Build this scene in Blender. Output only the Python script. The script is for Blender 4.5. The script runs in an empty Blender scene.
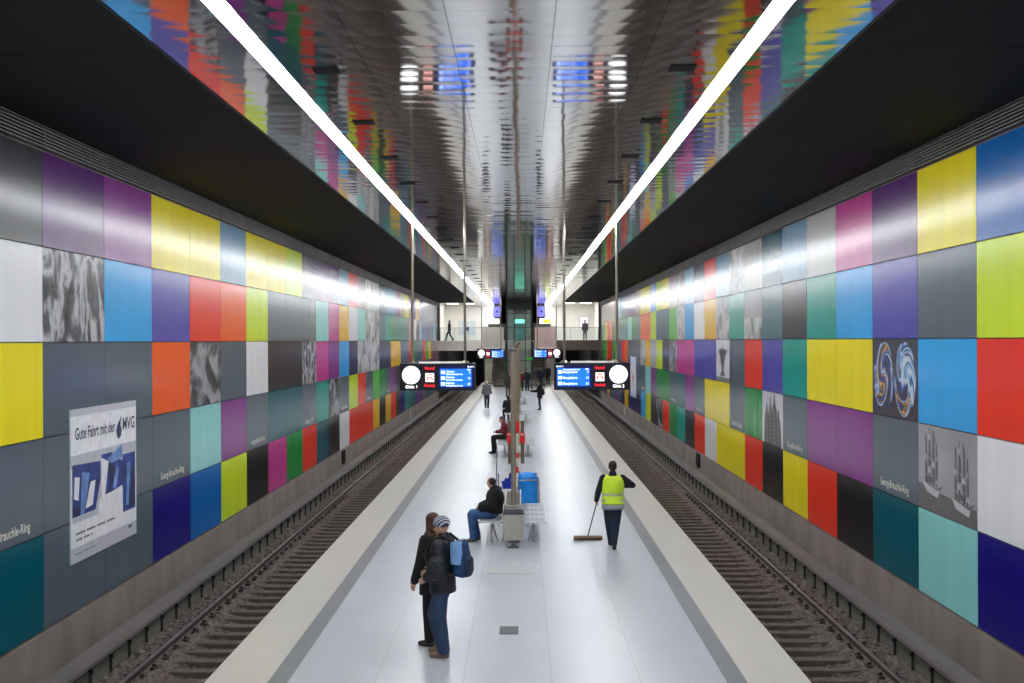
import bpy, bmesh, math, random
from mathutils import Vector, Matrix

random.seed(11)
S = bpy.context.scene
COL = S.collection
PI = math.pi

# ------------------------------------------------------------------ camera
F_PX = 1250.0
cam_d = bpy.data.cameras.new('camera')
cam_d.sensor_width = 36.0
cam_d.lens = F_PX / 1024.0 * 36.0
cam_d.clip_end = 400
cam = bpy.data.objects.new('camera', cam_d)
COL.objects.link(cam)
fwd = Vector((9.5 / F_PX, 1.2 / F_PX, -1)).normalized()      # world +Y seen in camera axes
rgt = Vector((1, 0.0044, 0))
rgt = (rgt - fwd * rgt.dot(fwd)).normalized()
upv = rgt.cross(fwd)
RW = Matrix((rgt, fwd, upv))                                # rows -> camera-to-world
cam.matrix_world = Matrix.Translation((0.19, 0, 4.0)) @ RW.to_4x4()
S.camera = cam

# ------------------------------------------------------------------ world and exposure
w = bpy.data.worlds.new('world')
S.world = w
w.use_nodes = True
w.node_tree.nodes['Background'].inputs[0].default_value = (0.75, 0.8, 0.9, 1)
w.node_tree.nodes['Background'].inputs[1].default_value = 0.25
S.view_settings.view_transform = 'Standard'
S.view_settings.look = 'None'
S.view_settings.gamma = 1
S.view_settings.use_curve_mapping = False
S.view_settings.exposure = 0.47
TUBE = 32.0            # radiance of the ceiling tubes

# ------------------------------------------------------------------ materials
def lin(c):
    return tuple(((v / 255) / 12.92 if v / 255 <= 0.04045 else ((v / 255 + 0.055) / 1.055) ** 2.4) for v in c)

_m = {}
def M(name, rgb, rough=0.5, metal=0.0, spec=0.5, var=0.08, vs=6.0, bump=0.0, bs=40.0, emit=0.0, stretch=(1, 1, 1), trans=0.0, alpha=1.0, coat=0.0):
    if name in _m:
        return _m[name]
    m = bpy.data.materials.new(name)
    m.use_nodes = True
    nt = m.node_tree
    b = nt.nodes['Principled BSDF']
    c = lin(rgb)
    tc = nt.nodes.new('ShaderNodeTexCoord')
    mp = nt.nodes.new('ShaderNodeMapping')
    mp.inputs['Scale'].default_value = stretch
    nt.links.new(tc.outputs['Object'], mp.inputs['Vector'])
    nz = nt.nodes.new('ShaderNodeTexNoise')
    nz.inputs['Scale'].default_value = vs
    nz.inputs['Detail'].default_value = 4
    nt.links.new(mp.outputs[0], nz.inputs['Vector'])
    rp = nt.nodes.new('ShaderNodeValToRGB')
    rp.color_ramp.elements[0].position = 0.3
    rp.color_ramp.elements[1].position = 0.7
    rp.color_ramp.elements[0].color = tuple(v * (1 - var) for v in c) + (1,)
    rp.color_ramp.elements[1].color = tuple(min(1, v * (1 + var)) for v in c) + (1,)
    nt.links.new(nz.outputs['Fac'], rp.inputs[0])
    nt.links.new(rp.outputs[0], b.inputs['Base Color'])
    b.inputs['Roughness'].default_value = rough
    b.inputs['Metallic'].default_value = metal
    b.inputs['Specular IOR Level'].default_value = spec
    b.inputs['Transmission Weight'].default_value = trans
    b.inputs['Alpha'].default_value = alpha
    b.inputs['Coat Weight'].default_value = coat
    if bump:
        n2 = nt.nodes.new('ShaderNodeTexNoise')
        n2.inputs['Scale'].default_value = bs
        n2.inputs['Detail'].default_value = 3
        nt.links.new(mp.outputs[0], n2.inputs['Vector'])
        bp = nt.nodes.new('ShaderNodeBump')
        bp.inputs['Strength'].default_value = bump
        bp.inputs['Distance'].default_value = 0.02
        nt.links.new(n2.outputs['Fac'], bp.inputs['Height'])
        nt.links.new(bp.outputs[0], b.inputs['Normal'])
    if emit:
        b.inputs['Emission Strength'].default_value = emit
        nt.links.new(rp.outputs[0], b.inputs['Emission Color'])
    _m[name] = m
    return m

PAL = {
    'white': (238, 238, 241), 'yellow': (250, 232, 30), 'gold': (243, 190, 45), 'lime': (212, 236, 45),
    'sky blue': (52, 172, 242), 'blue': (0, 105, 185), 'indigo': (84, 80, 178), 'navy': (28, 22, 128),
    'red': (246, 60, 38), 'orange': (255, 100, 32), 'slate grey': (92, 105, 117), 'charcoal': (56, 53, 58),
    'black': (36, 34, 36), 'purple': (140, 58, 146), 'violet': (90, 38, 112), 'magenta': (204, 66, 150),
    'teal': (0, 162, 148), 'dark teal': (0, 92, 108), 'pale aqua': (150, 220, 218), 'green': (20, 150, 66),
    'leaf green': (95, 190, 70), 'steel blue': (120, 160, 188), 'dark navy': (44, 42, 82), 'grey': (118, 120, 124),
    'pale grey': (186, 186, 184), 'grey blue': (88, 110, 140), 'rose grey': (160, 128, 128), 'grey teal': (62, 110, 122),
    'dark grey': (62, 64, 68), 'beige': (196, 176, 110),
}
def panel_mat(col):
    return M('enamel ' + col, PAL[col], rough=0.19, spec=0.15, var=0.04, vs=0.9, bump=0.05, bs=1.6, stretch=(1, 2.2, 0.25))

def photo_mat(name, kind):
    """black-and-white photographs printed on enamel panels"""
    if name in _m:
        return _m[name]
    m = bpy.data.materials.new(name)
    m.use_nodes = True
    nt = m.node_tree
    b = nt.nodes['Principled BSDF']
    b.inputs['Roughness'].default_value = 0.24
    b.inputs['Specular IOR Level'].default_value = 0.15
    tc = nt.nodes.new('ShaderNodeTexCoord')
    oi = nt.nodes.new('ShaderNodeObjectInfo')
    ad = nt.nodes.new('ShaderNodeVectorMath'); ad.operation = 'ADD'
    nt.links.new(tc.outputs['Object'], ad.inputs[0])
    nt.links.new(oi.outputs['Location'], ad.inputs[1])
    nz = nt.nodes.new('ShaderNodeTexNoise')
    rp = nt.nodes.new('ShaderNodeValToRGB')
    e = rp.color_ramp.elements
    mp = nt.nodes.new('ShaderNodeMapping')
    nt.links.new(ad.outputs[0], mp.inputs['Vector'])
    nt.links.new(mp.outputs[0], nz.inputs['Vector'])
    nz.inputs['Detail'].default_value = 7
    if kind == 'dark':
        mp.inputs['Scale'].default_value = (1, 0.8, 1.1); nz.inputs['Scale'].default_value = 1.1; nz.inputs['Distortion'].default_value = 0.9
        cs = [(0.36, (38, 38, 40)), (0.5, (84, 84, 88)), (0.62, (170, 170, 174)), (0.7, (120, 120, 124))]
    elif kind == 'crowd':
        mp.inputs['Scale'].default_value = (1, 1.3, 0.75); nz.inputs['Scale'].default_value = 1.5; nz.inputs['Distortion'].default_value = 1.0
        cs = [(0.36, (40, 40, 44)), (0.47, (96, 96, 100)), (0.56, (200, 200, 204)), (0.66, (90, 90, 96))]
    elif kind == 'light':
        mp.inputs['Scale'].default_value = (1, 0.6, 0.9); nz.inputs['Scale'].default_value = 1.4; nz.inputs['Distortion'].default_value = 0.7
        cs = [(0.34, (120, 120, 124)), (0.46, (176, 176, 178)), (0.56, (212, 212, 212)), (0.68, (160, 160, 164))]
    elif kind == 'plain':
        mp.inputs['Scale'].default_value = (1, 0.4, 0.6); nz.inputs['Scale'].default_value = 1.0
        cs = [(0.3, (150, 150, 154)), (0.7, (176, 176, 180))]
    else:
        mp.inputs['Scale'].default_value = (1, 0.5, 0.5); nz.inputs['Scale'].default_value = 1.0
        cs = [(0.3, (206, 206, 212)), (0.7, (222, 222, 228))]
    while len(e) < len(cs):
        e.new(0.5)
    for el, (p, c) in zip(e, cs):
        el.position = p
        el.color = lin(c) + (1,)
    nt.links.new(nz.outputs['Fac'], rp.inputs[0])
    nt.links.new(rp.outputs[0], b.inputs['Base Color'])
    _m[name] = m
    return m

def swirl_mat():
    m = bpy.data.materials.new('swirl print')
    m.use_nodes = True
    nt = m.node_tree
    b = nt.nodes['Principled BSDF']
    b.inputs['Roughness'].default_value = 0.26
    tc = nt.nodes.new('ShaderNodeTexCoord')
    sp = nt.nodes.new('ShaderNodeSeparateXYZ')
    nt.links.new(tc.outputs['Object'], sp.inputs[0])
    sg = mnode(nt, 'SIGN', sp.outputs[1])
    cy = mnode(nt, 'SUBTRACT', sp.outputs[1], mnode(nt, 'MULTIPLY', sg, 0.64))
    cz = mnode(nt, 'MULTIPLY', sp.outputs[2], 0.92)
    cb = nt.nodes.new('ShaderNodeCombineXYZ')
    nt.links.new(cy, cb.inputs[1]); nt.links.new(cz, cb.inputs[2])
    ln = nt.nodes.new('ShaderNodeVectorMath'); ln.operation = 'LENGTH'
    nt.links.new(cb.outputs[0], ln.inputs[0])
    rad = ln.outputs['Value']
    vr = nt.nodes.new('ShaderNodeVectorRotate'); vr.rotation_type = 'X_AXIS'
    nt.links.new(cb.outputs[0], vr.inputs['Vector'])
    nt.links.new(mnode(nt, 'ADD', mnode(nt, 'MULTIPLY', rad, -5.0), mnode(nt, 'MULTIPLY', sg, 0.6)), vr.inputs['Angle'])
    sc = nt.nodes.new('ShaderNodeMapping')
    sc.inputs['Scale'].default_value = (1, 0.55, 1.5)
    nt.links.new(vr.outputs[0], sc.inputs[0])
    of = nt.nodes.new('ShaderNodeCombineXYZ')
    nt.links.new(mnode(nt, 'MULTIPLY', sg, 2.7), of.inputs[0])
    ad = nt.nodes.new('ShaderNodeVectorMath'); ad.operation = 'ADD'
    nt.links.new(sc.outputs[0], ad.inputs[0]); nt.links.new(of.outputs[0], ad.inputs[1])
    nz = nt.nodes.new('ShaderNodeTexNoise')
    nz.inputs['Scale'].default_value = 2.0; nz.inputs['Detail'].default_value = 2; nz.inputs['Distortion'].default_value = 0.6
    nt.links.new(ad.outputs[0], nz.inputs['Vector'])
    inside = mnode(nt, 'SMOOTH_MIN', mnode(nt, 'MULTIPLY', mnode(nt, 'SUBTRACT', 0.70, rad), 8.0), 1.0)
    inside = mnode(nt, 'MAXIMUM', inside, 0.0)
    class _W: pass
    wv = _W(); wv.outputs = {'Fac': mnode(nt, 'MULTIPLY', nz.outputs['Fac'], inside)}
    rp = nt.nodes.new('ShaderNodeValToRGB')
    cs = [(0.0, (40, 40, 62)), (0.40, (44, 44, 70)), (0.44, (60, 110, 180)), (0.48, (214, 226, 232)), (0.53, (70, 150, 200)),
          (0.57, (48, 50, 80)), (0.63, (240, 176, 84)), (0.67, (46, 44, 66)), (0.75, (60, 80, 140))]
    e = rp.color_ramp.elements
    while len(e) < len(cs):
        e.new(0.5)
    for el, (p, c) in zip(e, cs):
        el.position = p
        el.color = lin(c) + (1,)
    nt.links.new(wv.outputs['Fac'], rp.inputs[0])
    nt.links.new(rp.outputs[0], b.inputs['Base Color'])
    return m

def mnode(nt, op, a, b=None):
    n = nt.nodes.new('ShaderNodeMath'); n.operation = op
    for i, v in enumerate((a, b)):
        if v is None:
            continue
        if isinstance(v, (int, float)):
            n.inputs[i].default_value = v
        else:
            nt.links.new(v, n.inputs[i])
    return n.outputs[0]

def ceiling_mat():
    m = bpy.data.materials.new('polished metal ceiling panels')
    m.use_nodes = True
    nt = m.node_tree
    b = nt.nodes['Principled BSDF']
    b.inputs['Metallic'].default_value = 1
    b.inputs['Roughness'].default_value = 0.06
    g = nt.nodes.new('ShaderNodeNewGeometry')
    sp = nt.nodes.new('ShaderNodeSeparateXYZ')
    nt.links.new(g.outputs['Position'], sp.inputs[0])
    x, y = sp.outputs[0], sp.outputs[1]
    yp = mnode(nt, 'DIVIDE', y, 0.5)
    fy = mnode(nt, 'FRACT', yp)
    iy = mnode(nt, 'FLOOR', yp)
    xp = mnode(nt, 'DIVIDE', mnode(nt, 'ADD', x, 0.53), 1.06)
    ix = mnode(nt, 'FLOOR', xp)
    fx = mnode(nt, 'FRACT', xp)
    cb = nt.nodes.new('ShaderNodeCombineXYZ')
    nt.links.new(ix, cb.inputs[0]); nt.links.new(iy, cb.inputs[1])
    wn = nt.nodes.new('ShaderNodeTexWhiteNoise')
    nt.links.new(cb.outputs[0], wn.inputs['Vector'])
    sw = nt.nodes.new('ShaderNodeSeparateColor')
    nt.links.new(wn.outputs['Color'], sw.inputs[0])
    mp = nt.nodes.new('ShaderNodeMapping')
    mp.inputs['Scale'].default_value = (0.9, 3.0, 1)
    nt.links.new(g.outputs['Position'], mp.inputs[0])
    nz = nt.nodes.new('ShaderNodeTexNoise')
    nz.inputs['Scale'].default_value = 1.0
    nz.inputs['Detail'].default_value = 2
    nt.links.new(mp.outputs[0], nz.inputs['Vector'])
    sn = nt.nodes.new('ShaderNodeSeparateColor')
    nt.links.new(nz.outputs['Color'], sn.inputs[0])
    saw = mnode(nt, 'MULTIPLY', mnode(nt, 'SUBTRACT', fy, 0.5), 0.020)
    ry = mnode(nt, 'MULTIPLY', mnode(nt, 'SUBTRACT', sw.outputs[0], 0.5), 0.010)
    rx = mnode(nt, 'MULTIPLY', mnode(nt, 'SUBTRACT', sw.outputs[1], 0.5), 0.006)
    ny = mnode(nt, 'MULTIPLY', mnode(nt, 'SUBTRACT', sn.outputs[0], 0.5), 0.022)
    nx = mnode(nt, 'MULTIPLY', mnode(nt, 'SUBTRACT', sn.outputs[1], 0.5), 0.012)
    cy = mnode(nt, 'ADD', mnode(nt, 'ADD', saw, ry), ny)
    cx = mnode(nt, 'ADD', rx, nx)
    cv = nt.nodes.new('ShaderNodeCombineXYZ')
    nt.links.new(cx, cv.inputs[0]); nt.links.new(cy, cv.inputs[1])
    va = nt.nodes.new('ShaderNodeVectorMath'); va.operation = 'ADD'
    nt.links.new(g.outputs['Normal'], va.inputs[0]); nt.links.new(cv.outputs[0], va.inputs[1])
    vn = nt.nodes.new('ShaderNodeVectorMath'); vn.operation = 'NORMALIZE'
    nt.links.new(va.outputs[0], vn.inputs[0])
    nt.links.new(vn.outputs[0], b.inputs['Normal'])
    # dark joints between the panels
    jy = mnode(nt, 'LESS_THAN', fy, 0.016)
    jx = mnode(nt, 'LESS_THAN', mnode(nt, 'ABSOLUTE', mnode(nt, 'SUBTRACT', fx, 0.5)), 2.0)
    jx = mnode(nt, 'GREATER_THAN', mnode(nt, 'ABSOLUTE', mnode(nt, 'SUBTRACT', fx, 0.5)), 0.493)
    jj = mnode(nt, 'MAXIMUM', mnode(nt, 'MULTIPLY', jy, 0.45), mnode(nt, 'MULTIPLY', jx, 0.8))
    mx = nt.nodes.new('ShaderNodeMix'); mx.data_type = 'RGBA'
    mx.inputs[6].default_value = (0.53, 0.52, 0.52, 1)
    mx.inputs[7].default_value = (0.05, 0.05, 0.05, 1)
    nt.links.new(jj, mx.inputs[0])
    nt.links.new(mx.outputs[2], b.inputs['Base Color'])
    return m

def floor_mat():
    m = bpy.data.materials.new('pale terrazzo slabs')
    m.use_nodes = True
    nt = m.node_tree
    b = nt.nodes['Principled BSDF']
    b.inputs['Roughness'].default_value = 0.26
    b.inputs['Specular IOR Level'].default_value = 0.5
    g = nt.nodes.new('ShaderNodeNewGeometry')
    sp = nt.nodes.new('ShaderNodeSeparateXYZ')
    nt.links.new(g.outputs['Position'], sp.inputs[0])
    x, y = sp.outputs[0], sp.outputs[1]
    ax = mnode(nt, 'ABSOLUTE', x)
    nz = nt.nodes.new('ShaderNodeTexNoise')
    nz.inputs['Scale'].default_value = 1.3; nz.inputs['Detail'].default_value = 6
    nt.links.new(g.outputs['Position'], nz.inputs['Vector'])
    nf = nt.nodes.new('ShaderNodeTexNoise')
    nf.inputs['Scale'].default_value = 60; nf.inputs['Detail'].default_value = 2
    nt.links.new(g.outputs['Position'], nf.inputs['Vector'])
    # per-slab tone (slabs .52 x .52)
    cb = nt.nodes.new('ShaderNodeCombineXYZ')
    nt.links.new(mnode(nt, 'FLOOR', mnode(nt, 'DIVIDE', x, 0.52)), cb.inputs[0])
    nt.links.new(mnode(nt, 'FLOOR', mnode(nt, 'DIVIDE', y, 0.52)), cb.inputs[1])
    wn = nt.nodes.new('ShaderNodeTexWhiteNoise')
    nt.links.new(cb.outputs[0], wn.inputs['Vector'])
    tone = mnode(nt, 'ADD', mnode(nt, 'MULTIPLY', nz.outputs['Fac'], 0.12), mnode(nt, 'MULTIPLY', wn.outputs['Value'], 0.03))
    tone = mnode(nt, 'ADD', tone, mnode(nt, 'MULTIPLY', nf.outputs['Fac'], 0.06))
    tone = mnode(nt, 'ADD', tone, 0.87)
    # bands
    stripe = mnode(nt, 'MULTIPLY', mnode(nt, 'GREATER_THAN', ax, 2.57), mnode(nt, 'LESS_THAN', ax, 2.81))
    edge = mnode(nt, 'GREATER_THAN', ax, 2.81)
    m1 = nt.nodes.new('ShaderNodeMix'); m1.data_type = 'RGBA'
    m1.inputs[6].default_value = lin((193, 197, 204)) + (1,)
    m1.inputs[7].default_value = lin((212, 207, 199)) + (1,)
    nt.links.new(edge, m1.inputs[0])
    m2 = nt.nodes.new('ShaderNodeMix'); m2.data_type = 'RGBA'
    m2.inputs[7].default_value = lin((134, 137, 141)) + (1,)
    nt.links.new(stripe, m2.inputs[0]); nt.links.new(m1.outputs[2], m2.inputs[6])
    # joints: long ones every 1.04 m, cross ones every 5.4 m, faint slab joints
    fx = mnode(nt, 'FRACT', mnode(nt, 'DIVIDE', mnode(nt, 'ADD', x, 0.52 + 10.4), 1.04))
    lx = mnode(nt, 'MULTIPLY', mnode(nt, 'LESS_THAN', fx, 0.012), mnode(nt, 'LESS_THAN', ax, 2.0))
    fy = mnode(nt, 'FRACT', mnode(nt, 'DIVIDE', mnode(nt, 'ADD', y, 1.35), 5.4))
    ly = mnode(nt, 'LESS_THAN', fy, 0.003)
    fz = mnode(nt, 'FRACT', mnode(nt, 'DIVIDE', y, 0.52))
    lz = mnode(nt, 'MULTIPLY', mnode(nt, 'LESS_THAN', fz, 0.02), 0.3)
    ln = mnode(nt, 'MAXIMUM', mnode(nt, 'MAXIMUM', lx, ly), lz)
    fac = mnode(nt, 'SUBTRACT', tone, mnode(nt, 'MULTIPLY', ln, 0.22))
    vm = nt.nodes.new('ShaderNodeVectorMath'); vm.operation = 'SCALE'
    nt.links.new(m2.outputs[2], vm.inputs[0]); nt.links.new(fac, vm.inputs['Scale'])
    nt.links.new(vm.outputs[0], b.inputs['Base Color'])
    rr = mnode(nt, 'ADD', mnode(nt, 'MULTIPLY', nz.outputs['Fac'], 0.16), 0.24)
    nt.links.new(rr, b.inputs['Roughness'])
    return m

STEEL = M('brushed stainless steel', (168, 160, 150), rough=0.32, metal=1, var=0.05, bump=0.02, bs=30, stretch=(1, 1, 0.1))
STEEL_D = M('dull steel', (120, 116, 112), rough=0.45, metal=1, var=0.08)
DARK = M('dark plastic', (28, 28, 32), rough=0.5)
BLACK = M('matt black', (14, 14, 16), rough=0.8, spec=0.2)

# ------------------------------------------------------------------ mesh helpers
def link(name, mesh, mats=None, parent=None, loc=None):
    o = bpy.data.objects.new(name, mesh)
    COL.objects.link(o)
    if mats is not None:
        for m in (mats if isinstance(mats, (list, tuple)) else [mats]):
            mesh.materials.append(m)
    if parent is not None:
        o.parent = parent
    if loc is not None:
        o.location = loc
    return o

def obj(name, bm, mats, parent=None, loc=None, smooth=False):
    me = bpy.data.meshes.new(name)
    bmesh.ops.recalc_face_normals(bm, faces=bm.faces)
    if smooth:
        for f in bm.faces:
            f.smooth = True
    bm.to_mesh(me)
    bm.free()
    return link(name, me, mats, parent, loc)

def tag(o, label=None, cat=None, group=None, kind=None):
    if label: o['label'] = label
    if cat: o['category'] = cat
    if group: o['group'] = group
    if kind: o['kind'] = kind
    return o

def thing(name, loc, label, cat, group=None, rz=0.0):
    o = bpy.data.objects.new(name, None)
    COL.objects.link(o)
    o.empty_display_size = 0.2
    o.location = loc
    o.rotation_euler = (0, 0, rz)
    return tag(o, label, cat, group)

def dup(o, parent=None):
    c = o.copy()
    COL.objects.link(c)
    if parent is not None:
        c.parent = parent
    for ch in list(o.children):
        dup(ch, c)
    return c

def NB():
    return bmesh.new()

def box(bm, x0, x1, y0, y1, z0, z1, bev=0.0, mi=0):
    v = [bm.verts.new((x, y, z)) for x in (x0, x1) for y in (y0, y1) for z in (z0, z1)]
    fs = []
    for q in ((0, 1, 3, 2), (4, 6, 7, 5), (0, 4, 5, 1), (2, 3, 7, 6), (0, 2, 6, 4), (1, 5, 7, 3)):
        f = bm.faces.new([v[i] for i in q]); f.material_index = mi; fs.append(f)
    if bev:
        es = list({e for f in fs for e in f.edges})
        bmesh.ops.bevel(bm, geom=es, offset=bev, segments=2, profile=0.5, affect='EDGES')
    return bm

def frame_of(a, b):
    d = (Vector(b) - Vector(a)).normalized()
    u = Vector((0, 0, 1)) if abs(d.z) < 0.95 else Vector((1, 0, 0))
    x = d.cross(u).normalized()
    return d, x, d.cross(x)

def tube(bm, a, b, r0, r1=None, n=12):
    a, b = Vector(a), Vector(b)
    r1 = r0 if r1 is None else r1
    d, x, y = frame_of(a, b)
    ra, rb = [], []
    for i in range(n):
        t = 2 * PI * i / n
        e = x * math.cos(t) + y * math.sin(t)
        ra.append(bm.verts.new(a + e * r0)); rb.append(bm.verts.new(b + e * r1))
    for i in range(n):
        bm.faces.new((ra[i], ra[(i + 1) % n], rb[(i + 1) % n], rb[i]))
    bm.faces.new(ra[::-1]); bm.faces.new(rb)
    return bm

def path(bm, pts, r, n=8):
    for a, b in zip(pts, pts[1:]):
        tube(bm, a, b, r, r, n)
    return bm

def poly(bm, pts, ext):
    """closed polygon (3-D points) given thickness by the vector ext"""
    ext = Vector(ext)
    a = [bm.verts.new(p) for p in pts]
    b = [bm.verts.new(Vector(p) + ext) for p in pts]
    n = len(a)
    bm.faces.new(a[::-1]); bm.faces.new(b)
    for i in range(n):
        bm.faces.new((a[i], a[(i + 1) % n], b[(i + 1) % n], b[i]))
    return bm

def prism_y(bm, prof, y0, y1):
    return poly(bm, [(p[0], y0, p[1]) for p in prof], (0, y1 - y0, 0))

def lathe(bm, prof, n=24, c=(0, 0)):
    rings = []
    for r, z in prof:
        rings.append([bm.verts.new((c[0] + r * math.cos(2 * PI * i / n), c[1] + r * math.sin(2 * PI * i / n), z)) for i in range(n)])
    for a, b in zip(rings, rings[1:]):
        for i in range(n):
            bm.faces.new((a[i], a[(i + 1) % n], b[(i + 1) % n], b[i]))
    bm.faces.new(rings[0][::-1]); bm.faces.new(rings[-1])
    return bm

def text(name, s, height, mat, parent, org, right, up, width=None, align='LEFT', thick=0.002, bold=0.016):
    """lettering as a mesh; org/right/up are in the parent's space"""
    cu = bpy.data.curves.new('lettering', 'FONT')
    cu.body = s
    cu.size = 1.0
    cu.align_x = 'LEFT'
    cu.resolution_u = 2
    cu.offset = bold
    to = bpy.data.objects.new('lettering_source', cu)
    COL.objects.link(to)
    dg = bpy.context.evaluated_depsgraph_get()
    me = bpy.data.meshes.new_from_object(to.evaluated_get(dg))
    bpy.data.objects.remove(to)
    xs = [v.co.x for v in me.vertices]
    wd = max(xs) - min(xs)
    x0 = min(xs)
    k = height / 0.7
    kx = (width / wd) if width else k
    off = {'LEFT': 0, 'CENTER': -wd * kx / 2, 'RIGHT': -wd * kx}[align]
    R, U = Vector(right), Vector(up)
    N = R.cross(U)
    O = Vector(org)
    for v in me.vertices:
        v.co = O + R * ((v.co.x - x0) * kx + off) + U * (v.co.y * k) + N * thick
    return link(name, me, mat, parent)

# organic shapes: overlapping solids fused into one continuous skin
def p_cap(bm, a, b, r0, r1, n=14):
    a, b = Vector(a), Vector(b)
    d = b - a
    L = d.length
    if L < 1e-5:
        L = 1e-5; d = Vector((0, 0, 1e-5))
    dn, x, y = frame_of(a, a + d)
    prof = []
    for i in range(5):
        t = -PI / 2 + i * PI / 8
        prof.append((r0 * math.sin(t), r0 * math.cos(t)))
    for i in range(5):
        t = i * PI / 8
        prof.append((L + r1 * math.sin(t), r1 * math.cos(t)))
    rings = []
    for h, r in prof:
        r = max(r, 1e-4)
        rings.append([bm.verts.new(a + dn * h + (x * math.cos(2 * PI * i / n) + y * math.sin(2 * PI * i / n)) * r) for i in range(n)])
    for p, q in zip(rings, rings[1:]):
        for i in range(n):
            bm.faces.new((p[i], p[(i + 1) % n], q[(i + 1) % n], q[i]))
    bm.faces.new(rings[0][::-1]); bm.faces.new(rings[-1])

def p_ell(bm, c, r, rot=None):
    mt = Matrix.Translation(Vector(c)) @ (rot.to_4x4() if rot else Matrix.Identity(4)) @ Matrix.Diagonal((r[0], r[1], r[2], 1))
    bmesh.ops.create_icosphere(bm, subdivisions=3, radius=1, matrix=mt)

def p_loft(bm, rings, lat, n=20, sq=1.0):
    """rings: (centre, half width along lat, half depth)"""
    cs = [Vector(r[0]) for r in rings]
    out = []
    for i, (c, a, b) in enumerate(rings):
        t = (cs[min(i + 1, len(cs) - 1)] - cs[max(i - 1, 0)]).normalized()
        x = (Vector(lat) - t * Vector(lat).dot(t)).normalized()
        y = t.cross(x)
        ring = []
        for k in range(n):
            th = 2 * PI * k / n
            ca, sa = math.cos(th), math.sin(th)
            ca = math.copysign(abs(ca) ** sq, ca); sa = math.copysign(abs(sa) ** sq, sa)
            ring.append(bm.verts.new(Vector(c) + x * a * ca + y * b * sa))
        out.append(ring)
    for p, q in zip(out, out[1:]):
        for i in range(n):
            bm.faces.new((p[i], p[(i + 1) % n], q[(i + 1) % n], q[i]))
    bm.faces.new(out[0][::-1]); bm.faces.new(out[-1])

def fuse(name, fn, mat, parent, voxel=0.014, smooth=3, floor_z=None):
    bm = NB()
    fn(bm)
    bmesh.ops.recalc_face_normals(bm, faces=bm.faces)
    me = bpy.data.meshes.new(name)
    bm.to_mesh(me); bm.free()
    o = bpy.data.objects.new('fuse_source', me)
    COL.objects.link(o)
    md = o.modifiers.new('r', 'REMESH'); md.mode = 'VOXEL'; md.voxel_size = voxel
    ms = o.modifiers.new('s', 'SMOOTH'); ms.factor = 0.5; ms.iterations = smooth
    dg = bpy.context.evaluated_depsgraph_get()
    m2 = bpy.data.meshes.new_from_object(o.evaluated_get(dg))
    bpy.data.objects.remove(o)
    m2.name = name
    for p in m2.polygons:
        p.use_smooth = True
    if floor_z is not None:
        for v in m2.vertices:
            if v.co.z < floor_z:
                v.co.z = floor_z
    return link(name, m2, mat, parent)

# ------------------------------------------------------------------ the station shell
WX = 6.8            # wall plane
CZ = 7.17           # ceiling height
Y0, YE = -8.0, 104.6
PW, PE = 2.7, 18.2  # panel width, first measured panel joint

CONC = M('grimy concrete', (140, 128, 123), rough=0.8, var=0.22, vs=1.2, bump=0.2, bs=12, stretch=(1, 1, 0.5))
SOFF = M('dark painted soffit', (20, 21, 23), rough=0.75, spec=0.25, var=0.12, vs=0.5)

# platform floor
bm = NB()
box(bm, -3.55, 3.55, Y0, 124, -0.22, 0)
tag(obj('floor', bm, floor_mat()), kind='structure')
bm = NB()
box(bm, -3.15, 3.15, Y0, 124, -1.6, -0.22)
tag(obj('platform_base', bm, M('dark platform wall', (52, 49, 47), rough=0.85, var=0.2)), kind='structure')
# trackbed
bm = NB()
for s in (-1, 1):
    x0, x1 = sorted((s * 3.15, s * 7.1))
    box(bm, x0, x1, Y0, 150, -1.8, -1.45)
tag(obj('trackbed', bm, CONC), kind='structure')

# ceiling: polished metal field, dark soffits beside it
bm = NB()
box(bm, -3.70, 3.70, Y0, 150, CZ, CZ + 0.15)
tag(obj('ceiling', bm, ceiling_mat()), kind='structure')
bm = NB()
for s in (-1, 1):
    x0, x1 = sorted((s * 3.72, s * 7.1))
    for k in range(int((YE - Y0) / 5.4) + 1):
        ya = Y0 + 5.4 * k
        yb = min(ya + 5.385, YE)
        if yb > ya:
            box(bm, x0, x1, ya, yb, CZ - 0.02, CZ + 0.15)
tag(obj('ceiling_side', bm, SOFF), kind='structure')

# ventilation louvres above the panels
def louvre(s, n):
    bm = NB()
    for k in range(7):
        z = 6.835 + k * 0.05
        x0, x1 = sorted((s * (WX - 0.06 + 0.0), s * (WX + 0.1)))
        box(bm, x0, x1, Y0, YE, z, z + 0.022)
    for k in range(int((YE - Y0) / 2.7) + 1):
        y = PE + 2.7 * (k - 9)
        x0, x1 = sorted((s * (WX - 0.05), s * (WX + 0.1)))
        if y < YE:
            box(bm, x0, x1, y - 0.015, y + 0.015, 6.83, CZ - 0.025)
    x0, x1 = sorted((s * (WX + 0.1), s * (WX + 0.14)))
    box(bm, x0, x1, Y0, YE, 6.82, CZ - 0.02)
    tag(obj('trim_%d' % n, bm, M('grey louvre slats', (108, 106, 106), rough=0.5)), kind='structure')
louvre(-1, 1)
louvre(1, 2)

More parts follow.
